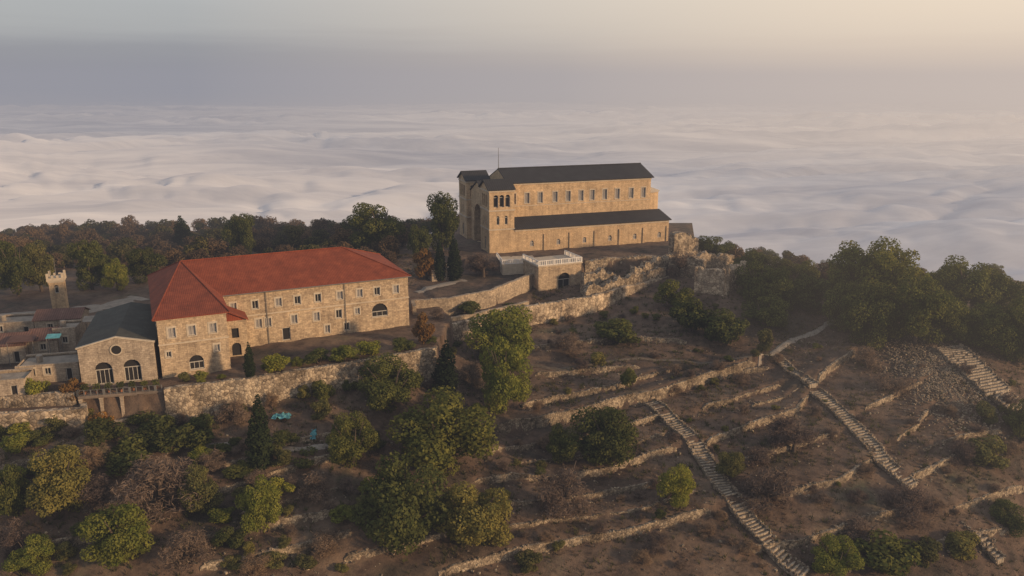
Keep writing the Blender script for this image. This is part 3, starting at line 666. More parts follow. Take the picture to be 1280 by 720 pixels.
# ------------------------------------------------------------------ arched lodge with railed terrace
a0 = G(673, 367, -5.6); lg = empty('arched_lodge', (a0[0], a0[1], -5.6), R(24), 'small flat roofed stone lodge with one dark arched opening below the basilica', 'building')
lw_ = 11.8; mb = MB(); ol = [(5.4, 8.8, .4, 4.6, True)]
ptl = panel(mb, (0, 0), (lw_, 0), -2, 6.6, ol, .7); panel(mb, (lw_, 0), (lw_, 9), -2, 6.6, [(3.5, 4.7, 2.5, 4.3, True)], .4); panel(mb, (lw_, 9), (0, 9), -2, 6.6, []); panel(mb, (0, 9), (0, 0), -2, 6.6, [])
mb.build('wall', M['stoneA'], lg)
window(lg, ptl, ol[0], 'arched_opening', 'dark', mull=1, sill=False, depth=.7)
mb = MB(); mb.box(-.25, lw_+.25, -.25, 9.2, 6.603, 6.9); mb.build('roof_slab', M['trim'], lg)
def railing(parent, pts, z, h=1.05, mat='white', name='railing', gap=.9, cap=.16):
    r = MB()
    for a, b in zip(pts[:-1], pts[1:]):
        l = math.hypot(b[0]-a[0], b[1]-a[1]); n = max(1, int(l/gap))
        for i in range(n+1):
            x, y = a[0]+(b[0]-a[0])*i/n, a[1]+(b[1]-a[1])*i/n
            q = .16 if i % 4 == 0 else .07
            r.box(x-q, x+q, y-q, y+q, z, z+h)
        for zz in (h, .1): r.bar((*a, z+zz), (*b, z+zz), cap+.06, cap)
    return r.build(name, M[mat], parent, uv=False)
railing(lg, [(0, 9), (0, 0), (lw_, 0), (lw_, 9)], 6.9, 1.2, gap=.5)
t0 = G(628, 334, -.6)
te = empty('railed_terrace', (t0[0], t0[1], -2.6), R(10), 'pale paved terrace with white railing at the foot of the basilica', 'terrace')
mb = MB(); mb.box(0, 9.5, 0, 9, -.5, 2.75); mb.build('terrace_slab', M['trim'], te)
railing(te, [(0, 9), (0, 0), (9.5, 0)], 2.75, gap=.5)
# ------------------------------------------------------------------ small watch tower
tp = G(77, 392, -3)
tw = empty('watch_tower', (tp[0], tp[1], -3), R(20), 'slim square stone tower with corner pinnacles and a flagpole', 'tower')
mb = MB(); h = 1.35; zt_ = 7.4
po = [panel(mb, a, b, 0, zt_, [(.95, 1.75, 4.8, 6.6, True)]) for a, b in (((-h, -h), (h, -h)), ((h, -h), (h, h)), ((h, h), (-h, h)), ((-h, h), (-h, -h)))]
mb.build('shaft', M['stoneB'], tw)
for p in po: window(tw, p, (.95, 1.75, 4.8, 6.6, True), 'window', 'dark', mull=0, sill=False)
mb = MB(); mb.box(-1.62, 1.62, -1.62, 1.62, zt_, zt_+.7); mb.box(-1.48, 1.48, -1.48, 1.48, zt_-.3, zt_-.003)
bt = mb.build('parapet', M['trim'], tw)
for i in range(4):
    q = -1.62+i*.93
    for s in (-1.62, 1.22):
        tall = 1.0 if i in (0, 3) else .5
        mb = MB(); mb.box(q, q+.4, s, s+.4, zt_+.703, zt_+.703+tall); mb.build('pinnacle' if tall > .6 else 'merlon', M['trim'], bt)
        if 0 < i < 3: mb = MB(); mb.box(s, s+.4, q, q+.4, zt_+.703, zt_+1.2); mb.build('merlon', M['trim'], bt)
mb = MB(); mb.cone((0, 0, zt_+.7), (0, 0, zt_+4.6), .07, .04, 6); mb.build('flagpole', M['metal'], tw)
# ------------------------------------------------------------------ houses at left
def house(px, py, zb, w, d, h, ang, roof, label, wall='stoneC', rise=1.2, wins=2, door=True):
    x, y = G(px, py, zb); e = empty('stone_house', (x, y, zb), R(ang), label, 'house')
    mb = MB(); ops = [(w*(i+1)/(wins+1)-.5, w*(i+1)/(wins+1)+.5, h*.45, h*.45+1.2) for i in range(wins)]
    if door: ops = ops[:-1]+[(w-2.0, w-1.0, 0.05, 2.2)]
    p = panel(mb, (0, 0), (w, 0), -1, h, ops); panel(mb, (w, 0), (w, d), -1, h, []); panel(mb, (w, d), (0, d), -1, h, []); panel(mb, (0, d), (0, 0), -1, h, [])
    r = MB()
    if roof == 'flat':
        r.box(.3, w-.3, .3, d-.3, h-.5, h-.25); rm = 'conc'
        for (a, b) in (((0, .15), (w, .15)), ((0, d-.15), (w, d-.15))): mb.bar((a[0], a[1], h+.1), (b[0], b[1], h+.1), .35, .25)
        r.cone((w*.3, d*.5, h-.25), (w*.3, d*.5, h+.9), .5, .5, 10)
    else:
        rm = roof
        mb.poly([(w, 0, h), (w, d, h), (w, d/2, h+rise)]); mb.poly([(0, d, h), (0, 0, h), (0, d/2, h+rise)])
        r.slab([(-.3, -.3, h-.05), (w+.3, -.3, h-.05), (w+.3, d/2, h+rise+.1), (-.3, d/2, h+rise+.1)], .12)
        r.slab([(-.3, d/2, h+rise+.1), (w+.3, d/2, h+rise+.1), (w+.3, d+.3, h-.05), (-.3, d+.3, h-.05)], .12)
    mb.build('wall', M[wall], e); r.build('roof', M[rm], e)
    for o_ in ops: window(e, p, o_, 'door' if o_[2] < 1 else 'window', 'dark', mull=0 if o_[2] < 1 else 1, sill=o_[2] > 1)
    return e
house(22, 481, -3, 9.3, 6, 2.9, 14, 'flat', 'low flat roofed stone house left of the chapel', wins=3)
house(38, 450, -3, 4.6, 6, 3.6, 16, 'rust', 'narrow stone shed with rusty pitched roof behind the low flat roofed house', wins=1, door=False)
house(70, 444, -3, 3.6, 5, 4.8, 12, 'flat', 'narrow flat roofed stair house against the chapel', wins=1, door=False)
house(-30, 458, -3, 8, 7, 3.4, 14, 'rust', 'rusty roofed shed cut by the left edge', wins=2)
house(46, 424, -3, 8, 6, 3.8, 12, 'rust', 'taller rusty roofed house in front of the slim tower', wins=2)
house(-20, 425, -3, 9, 6, 3, 12, 'flat', 'flat roofed block farthest left below the tower', wins=2, wall='stoneC')
house(-25, 502, -3.2, 6.4, 5, 3, 14, 'flat', 'small arched outbuilding at the left edge above the bright wall', wins=2)
house(540, 352, -2.6, 6, 5, 2.6, 20, 'flat', 'tiny flat roofed house between monastery and basilica', wins=1, door=False)
for (px, py, ww, dd, hh, mt, lab) in ((62, 436, 2.2, 1.4, 5.4, 'tarp', 'small turquoise awning on poles between the rusty roofs'), (12, 436, 4.2, 3, 4.6, 'rust', 'rust coloured awning on poles at the far left'), (104, 404, 4, 3, 4.0, 'conc', 'pale awning on poles behind the chapel roof')):
    x, y = G(px, py+22, -3); e = empty('awning', (x, y, -3), R(14), lab, 'awning')
    mb = MB(); mb.slab([(0, 0, hh-.3), (ww, 0, hh-.35), (ww, dd, hh), (0, dd, hh+.05)], .08); mb.build('canopy', M[mt], e, uv=False)
    for a, b in ((.1, .1), (ww-.1, .1), (.1, dd-.1), (ww-.1, dd-.1)): mb = MB(); mb.cone((a, b, 0), (a, b, hh-.4), .06, .06, 6); mb.build('pole', M['metal'], e, uv=False)
# ------------------------------------------------------------------ arcade below the chapel terrace
q = G(102, 527, -7.4); ac = empty('arcade', (q[0], q[1], -7.4), R(12), 'open covered gallery with square pillars under the chapel terrace', 'gallery')
mb = MB(); mb.box(0, 12.5, -.2, 4.6, 4.0, 4.3); mb.build('roof_slab', M['brown'], ac)
mb = MB(); mb.box(0, 12.5, 4.0, 4.5, -.5, 3.98); mb.build('back_wall', M['stoneC'], ac)
for i in range(5): mb = MB(); x = i*3.0; mb.box(x, x+.5, 0, .5, -1, 3.55); mb.box(x-.06, x+.56, -.06, .56, 3.553, 3.75); mb.build('pillar', M['stoneC'], ac)
mb = MB(); mb.box(0, 12.5, -.05, .42, 3.76, 3.99); mb.build('beam', M['brown'], ac)
mb = MB(); mb.box(-.5, 13, -1.2, 5, -1.2, -.02); mb.build('plinth', M['rubble2'], ac)
railing(ac, [(0, 4.4), (0, 0), (12.4, 0)], 4.3, .9, 'metal', cap=.04)
for i in range(7):
    mb = MB(); x, y = q[0]+(.9+i*1.75)*math.cos(R(12))-.7*math.sin(R(12)), q[1]+(.9+i*1.75)*math.sin(R(12))+.7*math.cos(R(12))
    e = empty('potted_plant', (x, y, -3.1), 0, 'potted plant on the edge of the chapel terrace', 'plant', 'pots along the chapel terrace')
    mb.cone((0, 0, 0), (0, 0, .5), .22, .32, 8); mb.build('pot', M['pot'], e, uv=False)
    mb = MB()
    for k in range(90):
        a = rnd.uniform(0, 6.28); zz = rnd.uniform(.5, 1.6); rr2 = rnd.uniform(0, .6); mb.stone((rr2*math.cos(a), rr2*math.sin(a), zz), .22, .05, .16, a)
    mb.build('foliage', M['oak'], e, uv=False)
for i, dx in enumerate((2.6, 7.2)):
    x, y = q[0]+dx*math.cos(R(12))-2*math.sin(R(12)), q[1]+dx*math.sin(R(12))+2*math.cos(R(12))
    e = empty('garden_table', (x, y, -7.4), R(12), ['left', 'right'][i]+' wooden table with benches under the gallery', 'table')
    mb = MB(); mb.box(-1, 1, -.4, .4, .7, .76); mb.build('tabletop', M['wood'], e)
    for s in (-.8, .8): mb = MB(); mb.box(s-.05, s+.05, -.35, .35, 0, .7); mb.build('leg', M['wood'], e)
    for s in (-.75, .75): mb = MB(); mb.box(-1, 1, s-.15, s+.15, .4, .45); mb.box(-.8, -.72, s-.12, s+.12, 0, .4); mb.box(.72, .8, s-.12, s+.12, 0, .4); mb.build('bench', M['wood'], e)
# ------------------------------------------------------------------ tarps
for (px, py, w_, d_, lab) in ((352, 523, 2.8, 1.9, 'crumpled turquoise tarpaulin lying on the garden soil'), (392, 545, .9, 1.5, 'small upright turquoise sheet right of the crumpled tarpaulin')):
    x, y, t = hit(px, py, H1); z = gz(x, y); mb = MB(); n = 9; g = []
    for j in range(n):
        for i in range(n):
            u, v = i/(n-1)-.5, j/(n-1)-.5
            g.append((x+u*w_*(1+.4*nn((j*.7, 2, px)))+.25*nn((i*.9, j*.9, 1)), y+v*d_*(1+.5*nn((i*.7, 5, px))), z+.4+.6*nn((i*.8, j*.8, px))+(.9*(v+.5) if w_ < 2 else 0)))
    for j in range(n-1):
        for i in range(n-1): mb.poly([g[j*n+i], g[j*n+i+1], g[(j+1)*n+i+1], g[(j+1)*n+i]])
    tag(mb.build('tarpaulin', M['tarp'], None, uv=False), lab, 'tarpaulin')
taken = []
for px, py in ((352, 523), (392, 545)): x, y, t = hit(px, py, H1); taken.append((x, y-1, 3))
# ------------------------------------------------------------------ paths
def path(pl, w, name, label, mat):
    pts = resample([hit(px, py, H1)[:2] for px, py in pl], .8); mb = MB(); rows = []
    for i, (x, y) in enumerate(pts):
        a = pts[max(0, i-1)]; b = pts[min(len(pts)-1, i+1)]; dx, dy = b[0]-a[0], b[1]-a[1]; l = math.hypot(dx, dy) or 1
        ww = w*(1+.5*nn((x*.4, y*.4, 2)))
        rows.append([(x+s*dy/l*ww/2, y-s*dx/l*ww/2, gz(x+s*dy/l*ww/2, y-s*dx/l*ww/2)+(.2 if abs(s) < .5 else .02)) for s in (-1, -.33, .33, 1)])
    for a, b in zip(rows[:-1], rows[1:]):
        for k in range(3): mb.poly([a[k], b[k], b[k+1], a[k+1]][::-1])
    tag(mb.build(name, M[mat], None, uv=False), label, 'path', kind='structure')
path([(1046, 372), (1049, 386), (1040, 402), (1018, 416), (985, 428), (945, 445)], 1.6, 'path', 'pale path curving down from the pines', 'conc')
path([(640, 452), (700, 462), (760, 452), (800, 448), (860, 452), (940, 448)], 1.2, 'path', 'footpath along the upper terrace', 'tread')
path([(520, 366), (545, 358), (580, 350)], 3, 'path', 'paved court between the buildings', 'conc')
path([(-20, 398), (60, 392), (130, 384), (175, 372)], 6, 'road', 'pale road behind the sheds', 'conc')
path([(230, 560), (300, 552), (380, 562), (420, 556)], 1.2, 'path', 'garden path below the long retaining wall', 'conc')
# ------------------------------------------------------------------ stairways
def stairs(pl, w, label):
    pts = resample([hit(px, py, H1)[:2] for px, py in pl], .62)
    z0 = gz(*pts[0]); st = empty('stone_stairway', (pts[0][0], pts[0][1], z0), 0, label, 'stairs')
    ox, oy = pts[0]; tr = MB(); ns = MB()
    zs = [gz(*p) for p in pts]
    zs = [sum(zs[max(0, i-3):i+4])/len(zs[max(0, i-3):i+4]) for i in range(len(zs))]
    for i in range(len(pts)-1):
        (x0, y0), (x1, y1) = pts[i], pts[i+1]; dx, dy = x1-x0, y1-y0; l = math.hypot(dx, dy) or 1; nx_, ny_ = dy/l, -dx/l
        z = max(zs[i], zs[i+1])-z0+.2+rnd.uniform(-.02, .02); hw = w/2*(1+.08*nn((i*.2, 3, w))); zb = z-.9
        def pp(a, s, zz): return (x0-ox+dx*a+nx_*s, y0-oy+dy*a+ny_*s, zz)
        tr.hexa([pp(-.02, -hw, zb), pp(.78, -hw, zb), pp(.78, hw, zb), pp(-.02, hw, zb), pp(-.02, -hw, z-.03), pp(.78, -hw, z-.03), pp(.78, hw, z-.03), pp(-.02, hw, z-.03)])
        k = max(4, int(w/.6))
        for j in range(k):
            if rnd.random() < .08: continue
            s0 = -hw+2*hw*j/k+.03; s1 = -hw+2*hw*(j+1)/k-.03; zz = z+rnd.uniform(-.04, .04); e0 = rnd.uniform(.6, .74); e1 = rnd.uniform(1.0, 1.1)
            ns.hexa([pp(e0, s0, zb), pp(e1, s0, zb), pp(e1, s1, zb), pp(e0, s1, zb), pp(e0, s0, zz), pp(e1, s0, zz), pp(e1, s1, zz), pp(e0, s1, zz)])
    tr.build('treads', M['tread'], st, uv=False); ns.build('nosings', M['step'], st, uv=False)
    for s in (-1, 1):
        mb = MB()
        for i in range(len(pts)-1):
            (x0, y0), (x1, y1) = pts[i], pts[i+1]; dx, dy = x1-x0, y1-y0; l = math.hypot(dx, dy) or 1
            a = Vector((x0-ox+s*dy/l*(w/2+.15), y0-oy-s*dx/l*(w/2+.15), zs[i]-z0+.06)); b = Vector((a.x+dx*1.05, a.y+dy*1.05, zs[i+1]-z0+.06)); mb.bar(a, b, .34, .6)
            for _ in range(2):
                f = rnd.random(); sz = rnd.uniform(.25, .55)
                mb.stone((x0-ox+dx*f+s*dy/l*(w/2+.15+rnd.uniform(-.1, .2)), y0-oy+dy*f-s*dx/l*(w/2+.15), zs[i]-z0+.3), sz, sz, .5, rnd.uniform(0, 3))
        mb.build('side_wall', M['field'], st, uv=False)
stairs([(812, 504), (868, 552), (905, 612), (935, 652), (965, 688), (1005, 722)], 2.6, 'long stone stairway descending through the middle terraces')
stairs([(1018, 487), (1078, 545), (1102, 578), (1140, 612)], 2.5, 'second stone stairway with stepped stones right of the longest one')
stairs([(1182, 432), (1214, 460), (1247, 492), (1300, 538)], 6.4, 'broad stone stairway under the pines at the right edge')
stairs([(1205, 650), (1225, 675), (1250, 705)], 1.6, 'short stairway at the bottom right corner')
stairs([(972, 448), (990, 466), (1016, 486)], 1.7, 'narrow upper flight linking the path to the second stairway')
# ------------------------------------------------------------------ ground litter (stuff)
def pts_region(n, x0, x1, y0, y1, dens=.0, sc=.05):
    xs = np.array([rnd.uniform(x0, x1) for _ in range(n)]); ys = np.array([rnd.uniform(y0, y1) for _ in range(n)])
    inside = np.zeros(n, bool)
    for pl, lv in plats: inside |= inpoly(xs, ys, pl)
    zs = H1(xs, ys); out = []
    for x, y, z, b in zip(xs, ys, zs, inside):
        if b: continue
        if nn((x*sc, y*sc, dens*10)) < dens-.25+rnd.uniform(-.2, .2): continue
        out.append((x, y, z))
    return out
mb = MB()
for x, y, z in pts_region(8000, -80, 130, 92, 200, .1, .09):
    s = abs(rnd.gauss(0, .17))+.1; mb.stone((x, y, z+s*.12), s, s*.8, s*.6, rnd.uniform(0, 3))
x0, y0, _ = hit(1172, 468, H1)
nf = 3400; b0_ = len(mb.v)
for k in range(nf):
    x, y = x0+rnd.gauss(0, 4.6), y0+rnd.gauss(0, 6.5); s = rnd.uniform(.15, .5); mb.stone((x, y, 0), s, s*.8, s*.6, rnd.uniform(0, 3))
arr = np.array(mb.v[b0_:]); cxy = arr.reshape(nf, 8, 3).mean(1); zz = H1(cxy[:, 0].copy(), cxy[:, 1].copy())
for i in range(nf):
    for j in range(8):
        b = b0_+i*8+j; v = mb.v[b]; mb.v[b] = (v[0], v[1], v[2]+zz[i]+.1)
tag(mb.build('scattered_stones', M['field'], None, uv=False), 'loose field stones strewn over the terraces', 'stones', kind='stuff')
def tufts(name, n, seed, mat, hgt, label, cat, region=(-85, 135, 90, 215)):
    T = pts_region(n, *region, dens=seed*.01+.05, sc=.07); Vs = []
    for x, y, z in T:
        k = rnd.randint(7, 12); sc = hgt*rnd.uniform(.5, 1.5)
        for _ in range(k):
            a = rnd.uniform(0, 6.28); l = rnd.uniform(.3, .9)*sc; b = rnd.uniform(0, sc*.5); w2 = rnd.uniform(.05, .13)*sc
            bx, by = x+b*math.cos(a), y+b*math.sin(a); hx, hy = bx+l*.7*math.cos(a), by+l*.7*math.sin(a)
            Vs += [(bx-w2*math.sin(a), by+w2*math.cos(a), z-.05), (bx+w2*math.sin(a), by-w2*math.cos(a), z-.05), (hx, hy, z+l)]
    Vs = np.array(Vs); F = np.arange(len(Vs)).reshape(-1, 3)
    o = bpy.data.objects.new(name, npmesh(name, Vs, F, mat)); C.objects.link(o); tag(o, label, cat, kind='stuff')
drygrass = leafmat('dry_grass_blades', (.125, .084, .054), (.23, .165, .10), .3)
greengrass = leafmat('low_herb_blades', (.065, .068, .025), (.13, .12, .045), .3)
tufts('dry_grass', 27000, 1, drygrass, .45, 'reddish dry grass and thistles covering the terraces', 'grass')
tufts('low_scrub', 15000, 5, greengrass, .65, 'dull green low scrub between the terraces', 'scrub')
# ------------------------------------------------------------------ trees
rs = np.random.RandomState(3)
def leaves(blobs, n, size, aspect=1.0, outw=.8, shell=.72):
    B = np.array(blobs); wgt = B[:, 3]*B[:, 4]+B[:, 3]*B[:, 5]; wgt /= wgt.sum(); k = rs.choice(len(B), n, p=wgt)
    d = rs.normal(size=(n, 3)); d /= np.linalg.norm(d, axis=1)[:, None]
    r = shell+(1.18-shell)*rs.rand(n)**.8
    c = B[k, :3]+d*B[k, 3:]*r[:, None]
    nr = d*outw+rs.normal(size=(n, 3))*.5+np.array([0, 0, .25]); nr /= np.linalg.norm(nr, axis=1)[:, None]
    t = np.cross(nr, rs.normal(size=(n, 3))); t /= np.linalg.norm(t, axis=1)[:, None]; b = np.cross(nr, t)
    s = size*(.5+.9*rs.rand(n))[:, None]
    q = np.stack([c-t*s, c-b*s*aspect*.7, c+t*s, c+b*s*aspect*.7], 1)
    return q.reshape(-1, 3)
def crown_mesh(name, quads, mat):
    F = np.arange(len(quads)).reshape(-1, 4); return npmesh(name, quads, F, mat)
def trunk_mesh(name, kind, seed):
    r = random.Random(seed); mb = MB()
    if kind == 'bush':
        for i in range(5):
            a = r.uniform(0, 6.28); mb.cone((0, 0, -.05), (.18*math.cos(a), .18*math.sin(a), .5), .022, .008, 5)
    elif kind == 'cyp': mb.cone((0, 0, -.04), (0, 0, .8), .03, .008, 6)
    elif kind == 'pine':
        p = (0, 0, -.05); q_ = (r.uniform(-.04, .04), r.uniform(-.04, .04), .3); mb.cone(p, q_, .032, .026, 7)
        for i in range(6):
            a = r.uniform(0, 6.28); l = r.uniform(.15, .33); e = (q_[0]+l*math.cos(a), q_[1]+l*math.sin(a), r.uniform(.5, .8)); mb.cone(q_, e, .018, .006, 5)
    else:
        q_ = (r.uniform(-.05, .05), r.uniform(-.05, .05), .28); mb.cone((0, 0, -.06), q_, .04, .03, 7)
        for i in range(9):
            a = r.uniform(0, 6.28); l = r.uniform(.12, .34); e = (q_[0]+l*math.cos(a), q_[1]+l*math.sin(a), r.uniform(.45, .85)); mb.cone(q_, e, .02, .005, 5)
    me = bpy.data.meshes.new(name); me.from_pydata(mb.v, [], mb.f); me.update(); me.materials.append(M['bark']); return me
def blobs_oak(s, n=18, zc=.56, zr_=.32, xr=.36, r0=.11, r1=.2):
    r = random.Random(s); o = []
    while len(o) < n:
        x, y, z = r.uniform(-1, 1), r.uniform(-1, 1), r.uniform(-1, 1)
        if x*x+y*y+z*z > 1: continue
        q_ = r.uniform(r0, r1); o.append((x*xr, y*xr, zc+z*zr_, q_, q_, q_*.85))
    return o
LIB = {}
def reg(kind, metas): LIB[kind] = metas
for kind, mt in (('oak', 'oak'), ('lit', 'lit'), ('olive', 'olive')):
    reg(kind, [(crown_mesh('crown', leaves(blobs_oak(s*7+len(kind), 34, .5, .38, .38, .08, .17), 13500, .0165), M[mt]), trunk_mesh('trunk', 'oak', s)) for s in range(4)])
reg('shrub', [(crown_mesh('crown', leaves(blobs_oak(s+90, 16, .42, .32, .37, .09, .18), 3600, .028), M['oak']), trunk_mesh('trunk', 'bush', s)) for s in range(3)])
reg('litshrub', [(crown_mesh('crown', leaves(blobs_oak(s+190, 16, .42, .32, .37, .09, .18), 3600, .028), M['lit']), trunk_mesh('trunk', 'bush', s)) for s in range(3)])
reg('oliveshrub', [(crown_mesh('crown', leaves(blobs_oak(s+290, 16, .42, .32, .37, .09, .18), 3600, .028), M['olive']), trunk_mesh('trunk', 'bush', s)) for s in range(3)])
reg('rust', [(crown_mesh('crown', leaves(blobs_oak(s+60, 14, .45, .3, .33, .1, .18), 2600, .032), M['rust_leaf']), trunk_mesh('trunk', 'bush', s)) for s in range(2)])
reg('dry', [(crown_mesh('crown', leaves(blobs_oak(s+40, 20, .44, .32, .36, .09, .19), 6000, .034, .2, .35, .1), M['dry']), trunk_mesh('trunk', 'oak', s+9)) for s in range(3)])
reg('pine', [(crown_mesh('crown', leaves(blobs_oak(s+20, 36, .52, .38, .38, .08, .16), 13500, .0175, .8), M['pine']), trunk_mesh('trunk', 'pine', s)) for s in range(4)])
def blobs_cyp(s):
    r = random.Random(s); return [(r.uniform(-.015, .015), r.uniform(-.015, .015), .06+.88*i/13, w_*(.9+.3*r.random()), w_*(.9+.3*r.random()), .07) for i, w_ in enumerate([.07, .09, .10, .11, .11, .11, .105, .10, .09, .085, .07, .055, .04, .022])]
reg('cyp', [(crown_mesh('crown', leaves(blobs_cyp(s), 4200, .014, 1.2), M['cyp']), trunk_mesh('trunk', 'cyp', s)) for s in range(2)])
reg('far', [(crown_mesh('crown', leaves(blobs_oak(s+70, 18, .5, .36), 2800, .036), M['far']), trunk_mesh('trunk', 'oak', s)) for s in range(4)])
reg('farb', [(crown_mesh('crown', leaves(blobs_oak(s+80, 18, .5, .36), 2600, .038, .7), M['farb']), trunk_mesh('trunk', 'oak', s)) for s in range(3)])
NAMES = dict(oak='oak_tree', lit='leafy_tree', olive='olive_tree', shrub='shrub', litshrub='shrub', oliveshrub='shrub', rust='shrub', dry='bare_bush', pine='pine_tree', cyp='cypress_tree', far='woodland_tree', farb='woodland_tree')
CATS = dict(oak='tree', lit='tree', olive='tree', shrub='shrub', litshrub='shrub', oliveshrub='shrub', rust='shrub', dry='bush', pine='tree', cyp='tree', far='tree', farb='tree')
def plant(kind, x, y, z, w_, h_, label, group=None):
    cm, tm = LIB[kind][rnd.randrange(len(LIB[kind]))]
    e = empty(NAMES[kind], (x, y, z), rnd.uniform(0, 6.28), label, CATS[kind], group)
    k = w_/.24 if kind == 'cyp' else w_
    e.scale = (k, k*rnd.uniform(.9, 1.1), h_)
    for nm, mm in (('crown', cm), ('trunk', tm)):
        o = bpy.data.objects.new(nm, mm); C.objects.link(o); o.parent = e
    return e
def at(kind, px, py, wpx, hpx, label, group=None):
    x, y, t = hit(px, min(py, 900), H1); z = gz(x, y); w_ = wpx*t/1000
    taken.append((x, y+wpx*t/3000, w_*.5))
    return plant(kind, x, y+wpx*t/3000, z-.1, w_*1.08, hpx*t/1000*1.08, label, group)
